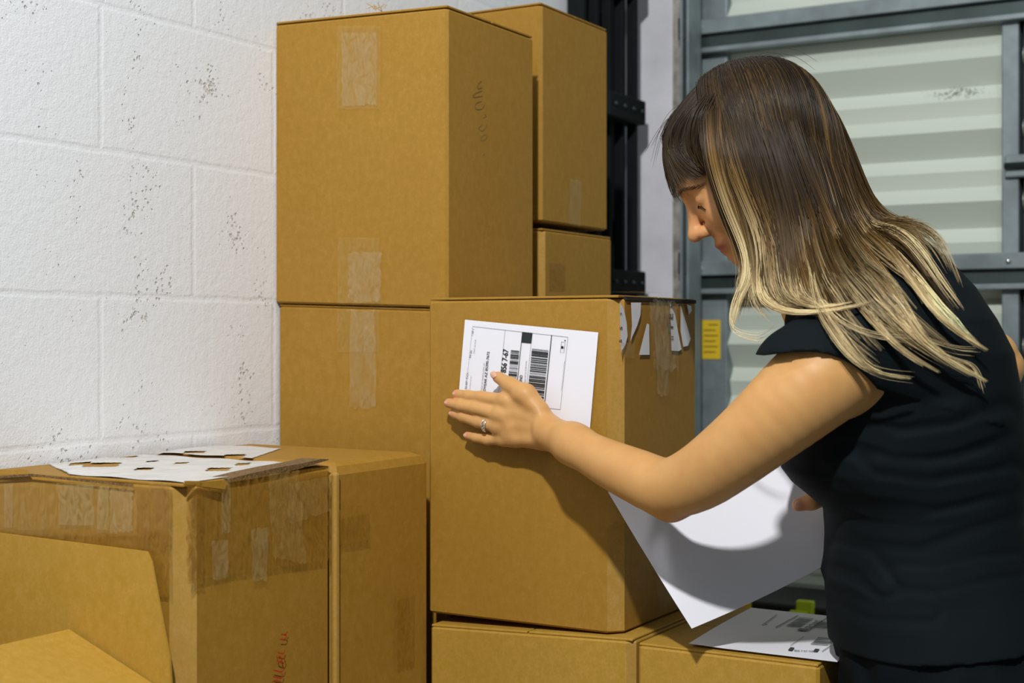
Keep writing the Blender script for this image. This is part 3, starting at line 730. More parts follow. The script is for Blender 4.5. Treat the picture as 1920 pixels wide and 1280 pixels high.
# ---- head (own axes: x face, y toward the far side, z crown)
HO = V3(1397, 297, 1.86); pitch = math.radians(38); yawh = math.radians(4)
ex = np.array([-math.cos(pitch), 0, -math.sin(pitch)]); ez = np.array([-math.sin(pitch), 0, math.cos(pitch)]); ey = np.array([0, 1.0, 0])
cr, sr = math.cos(yawh), math.sin(yawh); ex = ex*cr+ey*sr*1.0; ex /= np.linalg.norm(ex); ey = np.cross(ez, ex); ey = ey/np.linalg.norm(ey); ez = np.cross(ex, ey)
if ey[1] < 0: ey = -ey
HR = np.stack([ex, ey, ez], 1)           # columns = local axes
def hp(x, y, z): return HO+HR @ np.array([x, y, z])
def head_prims(s, infl=0.0):
    e = lambda c, r, k=.02, op='u': s.ell(hp(*c), r, k, HR, op)
    e((-.014, 0, .024), (.096, .074, .073), .02)
    e((.034, 0, -.028), (.056, .056, .082), .035)
    for y in (-1, 1): s.cap(hp(-.005, .050*y, -.062), hp(.066, .014*y, -.103), .016, .014, .035)
    e((.074, 0, -.101), (.016, .018, .014), .022)
    e((.072, 0, .014), (.020, .046, .011), .02)
    for y in (-1, 1):
        e((.062, .036*y, -.036), (.026, .024, .024), .028)
        e((.100, .031*y, -.004), (.016, .019, .011), .014, 's')
        e((.0735, .031*y, -.007), (.0145, .0155, .0125), .004)
    s.cap(hp(.087, 0, .002), hp(.110, 0, -.036), .0065, .0085, .012)
    e((.110, 0, -.040), (.0115, .0095, .0085), .008)
    for y in (-1, 1): e((.099, .0125*y, -.043), (.0105, .0065, .0075), .007)
    e((.074, 0, -.072), (.022, .028, .026), .018)
    e((.0905, 0, -.0680), (.0100, .022, .0052), .007)
    e((.0885, 0, -.0785), (.0100, .019, .0062), .005)
    for y in (-1, 1): e((-.005, .072*y, -.012), (.018, .008, .030), .006)

# ---- torso loft
LOFT = [(418, 1700, 1735, 1.87, .035), (440, 1650, 1748, 1.86, .07), (480, 1575, 1785, 1.845, .115), (540, 1530, 1824, 1.82, .150), (600, 1505, 1851, 1.80, .172), (660, 1500, 1878, 1.79, .172), (730, 1495, 1893, 1.785, .162),
    (800, 1480, 1905, 1.78, .150), (850, 1470, 1911, 1.78, .145), (880, 1473, 1913, 1.78, .142), (905, 1492, 1913, 1.78, .138), (930, 1522, 1906, 1.78, .135), (957, 1553, 1902, 1.78, .132), (1010, 1556, 1910, 1.78, .132), (1050, 1553, 1922, 1.78, .136),
    (1078, 1549, 1930, 1.78, .140), (1100, 1555, 1937, 1.775, .138), (1150, 1556, 1953, 1.77, .142), (1210, 1559, 1972, 1.765, .146), (1280, 1562, 1990, 1.76, .150), (1340, 1566, 1998, 1.76, .152)]
Lz = np.array([(HY-a[0])/FPX*1.78 for a in LOFT])[::-1]
La = np.array([(a[2]-a[1])/2/FPX*1.78 for a in LOFT])[::-1]; Lc = np.array([((a[2]+a[1])/2-960)/FPX*1.78 for a in LOFT])[::-1]
Ld = np.array([a[3] for a in LOFT])[::-1]; Lb = np.array([a[4] for a in LOFT])[::-1]
def loft_fn(infl):
    def f(P):
        z = P[:, 2]; a = np.maximum(np.interp(z, Lz, La)+infl, .010); b = np.maximum(np.interp(z, Lz, Lb)+infl, .010); c = np.interp(z, Lz, Lc); dd = np.interp(z, Lz, Ld)
        x = np.abs(P[:, 0]-c)/a; y = np.abs(P[:, 1]-dd)/b; k = (x**2.25+y**2.25)**(1/2.25)
        g = np.sqrt((x/a)**2+(y/b)**2)/np.maximum(k, 1e-6)
        d = k*(k-1)/np.maximum(k*g, 1/np.maximum(a, b)*.5)
        d = np.where(z > Lz[-1]+infl, np.maximum(d, z-Lz[-1]-infl), d)
        return d*.92
    return f
LC = (.49, 1.79, -.12)
ARM = [(V3(1592, 676, 1.668), .056), (V3(1545, 706, 1.650), .0565), (V3(1492, 750, 1.648), .0525), (V3(1432, 802, 1.658), .0470), (V3(1368, 854, 1.682), .0430), (V3(1308, 896, 1.715), .0400), (V3(1252, 914, 1.750), .0365),
       (V3(1195, 893, 1.790), .0345), (V3(1130, 863, 1.835), .0300), (V3(1075, 832, 1.875), .0245)]
RARM = [(V3(1690, 575, 1.95), .052), (V3(1790, 640, 1.96), .046), (V3(1872, 688, 1.965), .0345), (V3(1800, 780, 1.95), .034), (V3(1680, 880, 1.93), .030), (V3(1600, 925, 1.915), .025)]
def hand_left(s):
    wr = HB(1024, 808, .030); s.cap(ARM[-1][0], wr, .0245, .0232, .02); 
    # palm as a bundle of metacarpals
    kn = [HB(947, 751, .030), HB(938, 777, .033), HB(935, 800, .030), HB(944, 823, .026)]
    for kx, (r1, r0) in zip(kn, ((.0118, .0150), (.0118, .0155), (.0112, .0150), (.0100, .0145))):
        s.cap(wr+(kx-kn[1])*.30, kx, r0, r1, .011)
    s.cap(HB(985, 770, .026), HB(965, 815, .024), .013, .013, .012)
    tips = [[(903, 744.5, .027), (878, 742, .023), (857, 738.5, .017)], [(893, 765, .031), (864, 760, .028), (842, 755.5, .022)], [(896, 790, .028), (868, 781, .024), (850, 775, .018)], [(914, 824, .023), (893, 820, .019), (877, 816, .014)]]
    rr = [(.0098, .0086, .0078, .0068), (.0098, .0088, .0080, .0069), (.0094, .0084, .0076, .0065), (.0084, .0075, .0067, .0058)]
    for kx, t, r in zip(kn, tips, rr):
        p = [kx]+[HB(*q) for q in t]
        for i in range(3): s.cap(p[i], p[i+1], r[i], r[i+1], .0035 if i else .006)
    th = [HB(1008, 770, .030), HB(985, 740, .032), HB(957, 722, .030), HB(934, 707, .024)]
    for i, (a, b) in enumerate(((.016, .0150), (.0145, .0102), (.0102, .0082))): s.cap(th[i], th[i+1], a, b, .012 if i == 0 else .007)
    s.ell(HB(948, 750, .034), (.008, .008, .008), .008); s.ell(HB(938, 776, .037), (.008, .008, .008), .008); s.ell(HB(936, 799, .034), (.0075, .0075, .0075), .008)
    # furrows between the knuckles
    for a, b in (((962, 765), (990, 778)), ((958, 789), (985, 797)), ((962, 812), (985, 814))): s.cap(HB(*a, .050), HB(*b, .052), .006, .005, .012, 's')
body = Sdf()
head_prims(body)
body.cap(hp(-.030, 0, -.045), V3(1560, 560, 1.84), .052, .060, .03)
body.cap(V3(1560, 560, 1.84), V3(1640, 620, 1.82), .060, .09, .03)
body.add(loft_fn(-.014), LC, .5, .03)
body.chain(ARM, .03); body.ell(V3(1259, 948, 1.752), (.017, .016, .018), .02)
hand_left(body)
body.chain(RARM, .03)
def VR(u, v, d): return Q(u, v, d+.020)
def hand_right(s):
    wr = VR(1600, 925, 1.915); kn = [VR(1562, 912, 1.935), VR(1558, 930, 1.940), VR(1558, 948, 1.942), VR(1562, 964, 1.940)]
    for k_ in kn: s.cap(wr+(k_-kn[1])*.3, k_, .015, .0115, .011)
    for k_, e in zip(kn, (62, 70, 64, 50)):
        m1 = k_+np.array([-e*.4/1400, .022, -.002]); m2 = k_+np.array([-e*.8/1400, .032, -.006]); s.cap(k_, m1, .0092, .0082, .006); s.cap(m1, m2, .0082, .0068, .003)
    s.cap(wr+np.array([-.01, -.008, .01]), VR(1555, 930, 1.872), .015, .0115, .01); s.cap(VR(1555, 930, 1.872), VR(1522, 940, 1.860), .0112, .0108, .006); s.cap(VR(1522, 940, 1.860), VR(1497, 946, 1.862), .0108, .0085, .005)
hand_right(body)
GROUND = -1.32
for sgn, dd in ((0, 1.70), (1, 1.87)):
    hipu = .57; body.cap((hipu, dd, -.50), (hipu-.02, dd, -.86), .078, .052, .03); body.cap((hipu-.02, dd, -.86), (hipu+.02, dd, GROUND+.09), .050, .034, .02)
    body.cap((hipu+.03, dd, GROUND+.05), (hipu-.07, dd, GROUND+.035), .035, .025, .02)
PERSON_AT = W(.53, 1.785, GROUND)
person = root('person', PERSON_AT, 'woman with long blonde-tipped hair in black shirt and black trousers leaning over the boxes', 'person')

def skin_material():
    m, nt, N, L, b = newmat('skin')
    at = N.new('ShaderNodeAttribute'); at.attribute_name = 'Col'; g = N.new('ShaderNodeNewGeometry')
    n = N.new('ShaderNodeTexNoise'); n.inputs['Scale'].default_value = 35; n.inputs['Detail'].default_value = 4; L.new(g.outputs['Position'], n.inputs['Vector'])
    mx = N.new('ShaderNodeMix'); mx.data_type = 'RGBA'; mx.blend_type = 'MULTIPLY'; mx.inputs[0].default_value = 1
    rp = N.new('ShaderNodeValToRGB'); rp.color_ramp.elements[0].position = .3; rp.color_ramp.elements[0].color = (.93, .88, .84, 1); rp.color_ramp.elements[1].position = .7; rp.color_ramp.elements[1].color = (1, 1, 1, 1)
    L.new(n.outputs['Fac'], rp.inputs['Fac']); L.new(at.outputs['Color'], mx.inputs[6]); L.new(rp.outputs['Color'], mx.inputs[7]); L.new(mx.outputs[2], b.inputs['Base Color'])
    b.inputs['Roughness'].default_value = .48; b.inputs['Specular IOR Level'].default_value = .35
    b.inputs['Subsurface Weight'].default_value = .12; b.inputs['Subsurface Radius'].default_value = (1, .35, .15); b.inputs['Subsurface Scale'].default_value = .006
    n2 = N.new('ShaderNodeTexNoise'); n2.inputs['Scale'].default_value = 900; L.new(g.outputs['Position'], n2.inputs['Vector'])
    bp = N.new('ShaderNodeBump'); bp.inputs['Strength'].default_value = .15; bp.inputs['Distance'].default_value = .0004; L.new(n2.outputs['Fac'], bp.inputs['Height']); L.new(bp.outputs['Normal'], b.inputs['Normal'])
    return m
M_SKIN = skin_material()
Vb, Fb = polygonise(body, (-.14, 1.50, GROUND-.005), (.80, 2.10, .26), .0017, 24)
def relax(V, F, m, it=8):
    e = np.concatenate([F[:, [0, 1]], F[:, [1, 2]], F[:, [2, 3]], F[:, [3, 0]]]); e = np.concatenate([e, e[:, ::-1]]); e = e[m[e[:, 0]]]; n = np.bincount(e[:, 0], minlength=len(V))[:, None]
    for _ in range(it):
        a = np.stack([np.bincount(e[:, 0], V[e[:, 1], k], len(V)) for k in range(3)], 1); V = np.where(m[:, None] & (n > 0), .4*V+.6*a/np.maximum(n, 1), V)
    return V
Vb = relax(Vb, Fb, (Vb[:, 0] > .085) & (Vb[:, 0] < .47) & (Vb[:, 1] < 1.90) & (Vb[:, 2] < .05) & (Vb[:, 2] > -.235) & ((Vb[:, 1] < 1.80) | (Vb[:, 0] < .24)), 14)
HEADS = Sdf(); head_prims(HEADS)
def surf(y, z, out=.0012):
    x = .14
    for _ in range(60):
        f = float(HEADS(hp(x, y, z)[None])[0])-out
        if f < .0003 or x < .02: break
        x -= max(f*.6, .0004)
    return hp(x, y, z)
base = np.array([.60, .325, .115]); colr = np.tile(base, (len(Vb), 1))
def tint(c, rad, col, amt):
    global colr
    k = np.clip(1-np.linalg.norm(Vb-np.array(c), axis=1)/rad, 0, 1)[:, None]; k = np.clip(k*1.6, 0, 1)*amt; colr = colr*(1-k)+np.array(col)*k
PINK = (.66, .27, .16)
for q in ((855, 738, .017), (840, 755, .022), (848, 775, .018), (875, 816, .014), (930, 705, .024)): tint(HB(*q), .013, PINK, .8)
for q in ((947, 751, .03), (938, 777, .03), (935, 800, .03), (903, 745, .027), (893, 765, .03), (896, 788, .028)): tint(HB(*q), .010, (.56, .27, .10), .35)
tint(V3(1262, 955, 1.75), .035, (.62, .26, .09), .6); tint(VR(1497, 946, 1.86), .022, (.55, .20, .10), .7)
fx = (Vb-HO) @ HR
face = np.clip(1-np.linalg.norm((fx-np.array([.09, 0, -.03]))/np.array([.06, .09, .10]), axis=1), 0, 1)[:, None]; colr = colr*(1-.55*np.clip(face*3, 0, 1))+np.array([.60, .27, .12])*.55*np.clip(face*3, 0, 1)
lip = ((np.abs(fx[:, 1]) < .024) & (fx[:, 0] > .078) & (fx[:, 2] < -.0615+.0*fx[:, 0]) & (fx[:, 2] > -.0845))
lk = np.exp(-((fx[:, 2]+.073)/.0085)**4)*np.exp(-(fx[:, 1]/.024)**6)*(fx[:, 0] > .080); colr = colr*(1-lk[:, None])+np.array([.40, .12, .085])*lk[:, None]
body_o = fast_mesh('body', Wa(Vb), Fb[:, ::-1], M_SKIN, person, True, colr)

# brows, lashes, nails, ring
M_BROW = plain('brow_hair', (.018, .009, .005), .8, spec=.1)
for yy in (-1, 1):
    bm = bmesh.new()
    for k in range(70):
        t = k/69; y = yy*(.010+.042*t); z = .0150+.005*math.sin(t*2.4)-.012*t*t+.0016*math.sin(k*2.3); a = surf(y, z); b_ = surf(y+yy*.006, z+.0015-.002*t)
        ribbon_bm(bm, Wa([a, b_]), .0007*(1-.5*t), -FW-RT*.6)
    bm_obj('eyebrow', bm, M_BROW, person)
for yy in (-1, 1):
    bm = bmesh.new(); pts = []
    for k in range(34):
        t = k/33; y = yy*(.020+.027*t); z = -.0105-.010*t*t; a = surf(y, z, .0008); pts.append(a)
        b_ = a+ex*.0022-ez*.0022+ey*yy*.001*t; ribbon_bm(bm, Wa([a, b_]), .0003, -FW)
    ribbon_bm(bm, Wa(pts), .0013, -FW-RT*.6)
    bm_obj('eyelashes', bm, M_BROW, person)
M_NAIL = plain('nail', (.66, .36, .24), .25)
def nail(c, dirv, up, L_, w_):
    bm = bmesh.new(); dirv = np.array(dirv)/np.linalg.norm(dirv); up = np.array(up)-dirv*np.dot(up, dirv); up /= np.linalg.norm(up); sd = np.cross(dirv, up)
    bmesh.ops.create_uvsphere(bm, u_segments=14, v_segments=8, radius=1)
    for q in bm.verts:
        p = np.array(c)+dirv*q.co.x*L_+sd*q.co.y*w_+up*(q.co.z*.0011-.35*w_*(q.co.y**2)); q.co = Vector(Wa([p])[0])
    o = bm_obj('fingernail', bm, M_NAIL, person, True)
upv = np.array([-sn*0+0, -1, 0.])        # toward the camera side of the box face
FN = np.array([-sn, -cs, 0]); nrmf = np.array([(np.array([0, -1, 0]) @ RT), (np.array([0, -1, 0]) @ FW), 0])
for q, p, r_, L_, w_ in (((930, 703, .024), (950, 718, .030), .0068, .0062, .0050),): 
    c = HB(*q); dv = HB(*q)-HB(*p); nail(c+nrmf*.0075+np.array([0, 0, .001]), dv, nrmf+np.array([0, 0, .35]), L_, w_)
for q, p, r_ in (((856, 738, .017), (878, 742, .023), .0058), ((841, 755, .022), (864, 760, .028), .006), ((849, 775, .018), (868, 781, .024), .0055), ((876, 816, .014), (893, 820, .019), .0050)):
    c = HB(*q); dv = HB(*q)-HB(*p); nail(c+nrmf*r_, dv, nrmf, .0048, .0040)
nail(VR(1496, 945, 1.862)+np.array([0, -.0082, .001]), (-1, 0, -.2), (0, -1, .2), .0062, .0052)
def ring():
    c = HB(913, 796, .0292); ax = HB(896, 790, .028)-HB(935, 800, .030); ax /= np.linalg.norm(ax); a = np.cross(ax, [0, 0, 1.]); a /= np.linalg.norm(a); b_ = np.cross(ax, a)
    r = root('ring', Wa([c])[0], 'silver double band ring with small stones on the ring finger', 'ring')
    for off, nm in ((-.0017, 'band'), (.0017, 'band')):
        V = []; F = []; n = 36; m = 8
        for i in range(n):
            t = i/n*2*math.pi; rd = a*math.cos(t)+b_*math.sin(t)
            for j in range(m):
                s_ = j/m*2*math.pi; V.append(c+ax*(off+.0011*math.cos(s_)+.0012*math.sin(t*2+off*900))+rd*(.0098+.0009*math.sin(s_)))
                F.append((i*m+j, ((i+1) % n)*m+j, ((i+1) % n)*m+(j+1) % m, i*m+(j+1) % m))
        mesh(nm, Wa(V), F, M_SILVER, r, True)
    for k in range(5):
        t = -.5+k*.25; rd = nrmf*math.cos(t)-np.array([0, 0, 1.])*math.sin(t+.5); bm = bmesh.new(); bmesh.ops.create_icosphere(bm, subdivisions=1, radius=.0015)
        p = Wa([c+rd/np.linalg.norm(rd)*.0108+ax*.001*(-1)**k])[0]
        for q in bm.verts: q.co += Vector(p)
        bm_obj('stone', bm, M_SILVER, r)
ring()

# ---- clothes
def seg_dist(P, a, b):
    a = np.array(a, float); b = np.array(b, float); ab = b-a; t = np.clip(((P-a) @ ab)/(ab @ ab), 0, 1); return np.linalg.norm(P-a-t[:, None]*ab, axis=1)
def px(pts, d=1.66): return [((u-960)/FPX*d, (HY-v)/FPX*d) for u, v in pts]
FOLDS = [(px([(1600, 800), (1680, 835), (1790, 825), (1880, 790)]), .010, .010), (px([(1560, 860), (1640, 915), (1760, 925), (1895, 905)]), .010, .010), (px([(1620, 760), (1700, 780), (1800, 765)]), .006, .009),
    (px([(1565, 960), (1640, 990), (1720, 1000), (1850, 955), (1900, 940)]), .007, .009), (px([(1570, 1040), (1620, 1055), (1660, 1100)]), .009, .008), (px([(1560, 1100), (1640, 1135), (1740, 1140)]), .007, .008),
    (px([(1690, 1080), (1760, 1085), (1850, 1065), (1900, 1060)]), .006, .007), (px([(1620, 740), (1570, 800), (1530, 850)]), .006, .012), (px([(1700, 660), (1760, 640), (1830, 640)]), .004, .010), (px([(1645, 870), (1740, 885), (1860, 860)]), .006, .008)]
def fold_fn(P):
    e = np.zeros(len(P)); q = P[:, [0, 2]]*(1.66/np.maximum(P[:, 1:2], 1.0)); near = np.clip((1.86-P[:, 1])/.08, 0, 1)
    for pts, amp, w_ in FOLDS:
        d = np.min([seg_dist(q, pts[i], pts[i+1]) for i in range(len(pts)-1)], axis=0)
        amp = amp*.55; e += -amp*.55*np.exp(-(d/w_)**2)+amp*.35*np.exp(-((d-w_*1.9)/(w_*.9))**2)
    x, y, z = P.T; e = e*near
    e += .0006*np.sin(z*70+6*np.sin(x*9+y*7)+2*np.sin(y*18))*np.sin(x*11+y*14+1.3)
    return e
HEM = lambda P: (-.383+.02*np.clip((P[:, 0]-.45)/.2, 0, 1))-P[:, 2]
shirt = Sdf(); shirt.add(loft_fn(.002), LC, .6, .02)
shirt.cap(V3(1612, 655, 1.668), V3(1512, 708, 1.650), .073, .0645, .04); shirt.cap(V3(1560, 600, 1.74), V3(1620, 640, 1.70), .055, .07, .04)
shirt.cap(V3(1700, 570, 1.93), V3(1790, 630, 1.955), .062, .056, .04)
shirt.add(fold_fn, LC, 9, .01, 'd')
e1 = V3(1434, 667, 1.62); e2 = V3(1645, 729, 1.62); ed = (e2-e1)/np.linalg.norm(e2-e1); toS = V3(1600, 660, 1.66)-ARM[4][0]; toS /= np.linalg.norm(toS)
cn = np.cross(ed, np.array([0, 1.0, 0])); cn = cn/np.linalg.norm(cn); cn = cn if cn @ toS < 0 else -cn          # points down the arm
def sleeve_cut(P):
    # region below the sleeve edge but outside the torso is not cloth
    t = (P-e1) @ cn; bow = .021*np.sin(np.clip(((P-e1) @ ed)/np.linalg.norm(e2-e1), 0, 1)*math.pi)
    torso = loft_fn(.002)(P)
    return np.minimum(t+bow, torso)
shirt.add(sleeve_cut, LC, 9, .01, 'i')
shirt.add(HEM, LC, 9, .01, 'i')
M_SHIRT = plain('black_jersey', (.0035, .0065, .0085), .8, bump=.12, bscale=1500, spec=.12)
Vs, Fs = polygonise(shirt, (.24, 1.52, -.42), (.70, 2.06, .17), .0028, 16)
tee = fast_mesh('shirt', Wa(Vs), Fs[:, ::-1], M_SHIRT, person)
# side seam and hem stitch
trous = Sdf()
def tro(P):
    z = P[:, 2]; zz = np.maximum(z, -.44); Pq = P.copy(); Pq[:, 2] = zz; Pq[:, 0] -= .004*np.clip((-.385-z)/.05, 0, 1); d = loft_fn(-.006)(Pq)
    an = np.arctan2(P[:, 1]-1.78, P[:, 0]-.53); fade = np.clip((-.36-z)/.12, 0, 1)
    d = d+.004*fade*(np.abs(np.sin(an*11))-.5)+.003*np.sin(z*45+np.sin(an*5)*3)
    return np.maximum(d, np.maximum(z+.355, -.62-z))
trous.add(tro, (.53, 1.78, -.5), .9, .02)
for dd in (1.695, 1.87):
    def leg(P, dd=dd):
        t = np.clip((P[:, 2]-GROUND)/.85, 0, 1); r = np.hypot(P[:, 0]-.575-.01*(1-t), (P[:, 1]-(dd*(1)+(1.78-dd)*.12*t)))
        an = np.arctan2(P[:, 1]-dd, P[:, 0]-.53); return np.maximum(r-(.082+.018*t+.003*np.sin(an*9)), np.maximum(GROUND+.035-P[:, 2], P[:, 2]+.55))*.95
    trous.add(leg, (.575, dd, -.9), .9, .04)
Vt, Ft = polygonise(trous, (.34, 1.56, GROUND), (.80, 2.02, -.34), .005, 12)
fast_mesh('trousers', Wa(Vt), Ft[:, ::-1], plain('black_crepe', (.0035, .006, .008), .85, bump=.1, bscale=900, spec=.1), person)
for dd in (1.70, 1.87):
    sh = Sdf(); sh.ell((.535, dd, GROUND+.036), (.075, .042, .035), .02); sh.ell((.62, dd, GROUND+.045), (.062, .038, .044), .03)
    sh.add(lambda P: GROUND+.001-P[:, 2], (.5, dd, GROUND), 9, .01, 'i')
    Vx, Fx = polygonise(sh, (.43, dd-.06, GROUND-.01), (.71, dd+.06, GROUND+.10), .004, 12); fast_mesh('shoe', Wa(Vx), Fx[:, ::-1], M_SHOE, person)

# ---- hair
collide = Sdf(); head_prims(collide); collide.add(loft_fn(.006), LC, .6, .02)
collide.ell(hp(-.016, 0, .027), (.100, .078, .077), .02, HR); collide.ell(hp(-.050, 0, -.020), (.058, .064, .075), .03, HR)
collide.cap(V3(1612, 655, 1.668), V3(1512, 708, 1.650), .076, .068, .04); collide.cap(V3(1560, 600, 1.74), V3(1620, 640, 1.70), .055, .07, .04)
collide.cap(hp(-.030, 0, -.045), V3(1560, 560, 1.84), .052, .060, .03)
def push_out(X, marg):
    sh_ = X.shape; P_ = X.reshape(-1, 3).copy(); m = np.broadcast_to(marg, sh_[:-1]).reshape(-1)
    for it in range(3):
        d = collide(P_); bad = d < m
        if not bad.any(): break
        B_ = P_[bad]; e = .002; g = np.stack([collide(B_+np.eye(3)[i]*e)-collide(B_-np.eye(3)[i]*e) for i in range(3)], 1); g /= np.linalg.norm(g, axis=1, keepdims=True)+1e-9
        P_[bad] = B_+g*(m[bad]-d[bad])[:, None]
    return P_.reshape(sh_)
def trace(u, v, marg, dmax):
    d = 1.35
    for _ in range(60):
        f = float(collide(Q(u, v, d)[None])[0])-marg
        if f < .0004: return d
        d += max(f*.8, .0005)
        if d > dmax: return None
    return d
def settle(guides, marg=.007):
    out = []
    for g in guides:
        h = []
        for (u, v, d) in g:
            if v > 520 and u > 1490:
                t = trace(u, v, marg, d+.14)
                if t is not None: d = t
            h.append((u, v, d))
        out.append(h)
    return out
def resample(G, K):                      # G (n,k,3) catmull-rom to K points
    n, k, _ = G.shape; t = np.linspace(0, k-1.0001, K); i = t.astype(int); f = (t-i)[None, :, None]
    p0 = G[:, np.maximum(i-1, 0)]; p1 = G[:, i]; p2 = G[:, np.minimum(i+1, k-1)]; p3 = G[:, np.minimum(i+2, k-1)]
    return .5*(2*p1+(p2-p0)*f+(2*p0-5*p1+4*p2-p3)*f*f+(3*p1-p0-3*p2+p3)*f**3)
ROOTC = np.array([.026, .015, .006]); MIDC = np.array([.14, .078, .022]); TIPC = np.array([.78, .61, .33])
def tubes(S_, rad, col):
    n, K, _ = S_.shape; T = np.gradient(S_, axis=1); T /= np.linalg.norm(T, axis=2, keepdims=True)+1e-9
    ref = np.array([.3, -.9, .2]); A = np.cross(T, ref); A /= np.linalg.norm(A, axis=2, keepdims=True)+1e-9; Bv = np.cross(T, A)
    w_ = np.ones(K); w_[-4:] = [.85, .65, .45, .15]; w_[0] = .5; R_ = rad[:, None]*w_
    ring_ = [S_+R_[..., None]*(A*math.cos(a)+Bv*math.sin(a)) for a in (0, 2.094, 4.189)]
    V = np.stack(ring_, 2).reshape(-1, 3); b0 = (np.arange(n)[:, None]*K+np.arange(K-1)[None])*3; F = []
    for j in range(3): F.append(np.stack([b0+j, b0+(j+1) % 3, b0+3+(j+1) % 3, b0+3+j], -1).reshape(-1, 4))
    C_ = np.repeat(col.reshape(-1, 3), 3, axis=0); return V, np.concatenate(F), C_
def grow(guides, nclump, per, spread=(.005, .0035), marg=(.002, .012), K=22, ombre=(.35, .75), seed=1, rad=.00042, dens=None, lighten=0.0, short=.12, ends=None):
    rg = np.random.default_rng(seed); k = max(len(g) for g in guides)
    G = resample_list([np.array([V3(*p) for p in g]) for g in guides]); n = nclump*per
    dens = np.ones(len(G)) if dens is None else np.array(dens, float); cdf = np.concatenate([[0], np.cumsum((dens[1:]+dens[:-1])/2)]); cs_ = np.interp(rg.random(nclump)*cdf[-1], cdf, np.arange(len(G))); jit = rg.normal(0, 1, (nclump, 3))
    s_ = np.repeat(cs_, per)+rg.normal(0, .05, n); s_ = np.clip(s_, 0, len(G)-1.001); i = s_.astype(int); f = (s_-i)[:, None, None]
    X = G[i]*(1-f)+G[i+1]*f; X = resample(X, K); t = np.linspace(0, 1, K)
    ci = np.repeat(np.arange(nclump), per)
    cl = jit[ci][:, None, :]*np.array([.0045, .003, .003])*t[None, :, None]**1.3
    ph = rg.random(nclump)*6.28; wav = .0035*np.sin(t[None]*5+ph[ci][:, None])*t[None]
    off = rg.normal(0, 1, (n, 1, 3)); sp = (spread[0]*(1-t)+spread[1]*t)[None, :, None]*.6
    X = X+cl+off*sp; X[..., 0] += wav
    L_ = 1-short*rg.random(n)**2*2*.5-rg.random(nclump)[ci]*short
    if ends is not None:
        lo_ = np.interp(cs_, np.arange(len(G)), ends); L_ = L_*(lo_+(1-lo_)*rg.random(nclump)**2.5)[ci]
    # shorten by resampling along length
    idx = np.clip(t[None]*L_[:, None]*(K-1), 0, K-1.001); ii = idx.astype(int); ff = (idx-ii)[..., None]; ar = np.arange(n)[:, None]
    X = X[ar, ii]*(1-ff)+X[ar, ii+1]*ff
    m = (marg[0]+(marg[1]-marg[0])*rg.random(n))[:, None]*np.ones(K)[None]
    X = push_out(X, m)
    for _ in range(5): X[:, 1:-1] = X[:, 1:-1]*.4+(X[:, :-2]+X[:, 2:])*.3
    X = push_out(X, m*.85)
    st = (ombre[0]+rg.normal(0, .10, nclump)[ci])[:, None]; en = (ombre[1]+rg.normal(0, .10, nclump)[ci])[:, None]
    tt = np.clip(idx/(K-1), 0, 1); a = np.clip((tt-st*.4)/st, 0, 1)[..., None]; b_ = np.clip((tt-st)/np.maximum(en-st, .1), 0, 1)[..., None]
    br = (1+rg.normal(0, .16, n)+rg.normal(0, .30, nclump)[ci])[:, None, None]; br = br*1.0; hl = (rg.random(nclump) < lighten)[ci][:, None, None]*.5
    a = np.clip(a+hl*np.clip(t*3, 0, 1)[None, :, None], 0, 1)
    c = ROOTC*(1-a)+MIDC*a; c = c*(1-b_)+TIPC*b_; c = np.clip(c*br, .004, .9)
    return tubes(X, rad*(.7+.6*rg.random(n)), c)
def resample_list(Ls):
    return np.concatenate([resample(l[None], 12) for l in Ls])
NEAR = [
 [(1330, 172, 1.84), (1320, 205, 1.79), (1320, 260, 1.765), (1334, 335, 1.76), (1362, 415, 1.76), (1396, 480, 1.765), (1400, 520, 1.76), (1384, 560, 1.75), (1376, 610, 1.75)],
 [(1342, 160, 1.85), (1335, 200, 1.79), (1342, 270, 1.760), (1362, 350, 1.755), (1392, 430, 1.755), (1412, 490, 1.755), (1408, 530, 1.75), (1405, 560, 1.745), (1440, 590, 1.74)],
 [(1358, 148, 1.85), (1362, 200, 1.785), (1382, 280, 1.755), (1405, 370, 1.750), (1425, 450, 1.745), (1430, 510, 1.74), (1432, 550, 1.735), (1470, 582, 1.72), (1520, 588, 1.70)],
 [(1378, 138, 1.855), (1395, 200, 1.785), (1425, 290, 1.752), (1450, 380, 1.745), (1465, 455, 1.735), (1470, 520, 1.72), (1485, 560, 1.71), (1530, 578, 1.69), (1590, 570, 1.68)],
 [(1398, 130, 1.86), (1425, 195, 1.79), (1465, 290, 1.755), (1492, 380, 1.745), (1505, 460, 1.73), (1518, 520, 1.71), (1545, 590, 1.67), (1590, 660, 1.62), (1690, 708, 1.61)],
 [(1415, 124, 1.865), (1455, 190, 1.80), (1500, 290, 1.765), (1528, 380, 1.75), (1545, 460, 1.73), (1575, 530, 1.70), (1620, 590, 1.66), (1700, 640, 1.63), (1800, 690, 1.64)],
 [(1432, 119, 1.87), (1485, 185, 1.815), (1535, 285, 1.785), (1565, 380, 1.77), (1590, 455, 1.75), (1635, 525, 1.71), (1700, 590, 1.67), (1775, 655, 1.65), (1845, 715, 1.70)],
 [(1448, 117, 1.875), (1512, 180, 1.835), (1562, 280, 1.81), (1595, 370, 1.80), (1625, 435, 1.785), (1680, 490, 1.75), (1740, 545, 1.71), (1795, 600, 1.69), (1850, 660, 1.72)],
 [(1462, 117, 1.885), (1535, 180, 1.86), (1585, 280, 1.84), (1615, 360, 1.835), (1650, 410, 1.83), (1700, 440, 1.81), (1745, 480, 1.77), (1790, 530, 1.74), (1835, 600, 1.73)]]
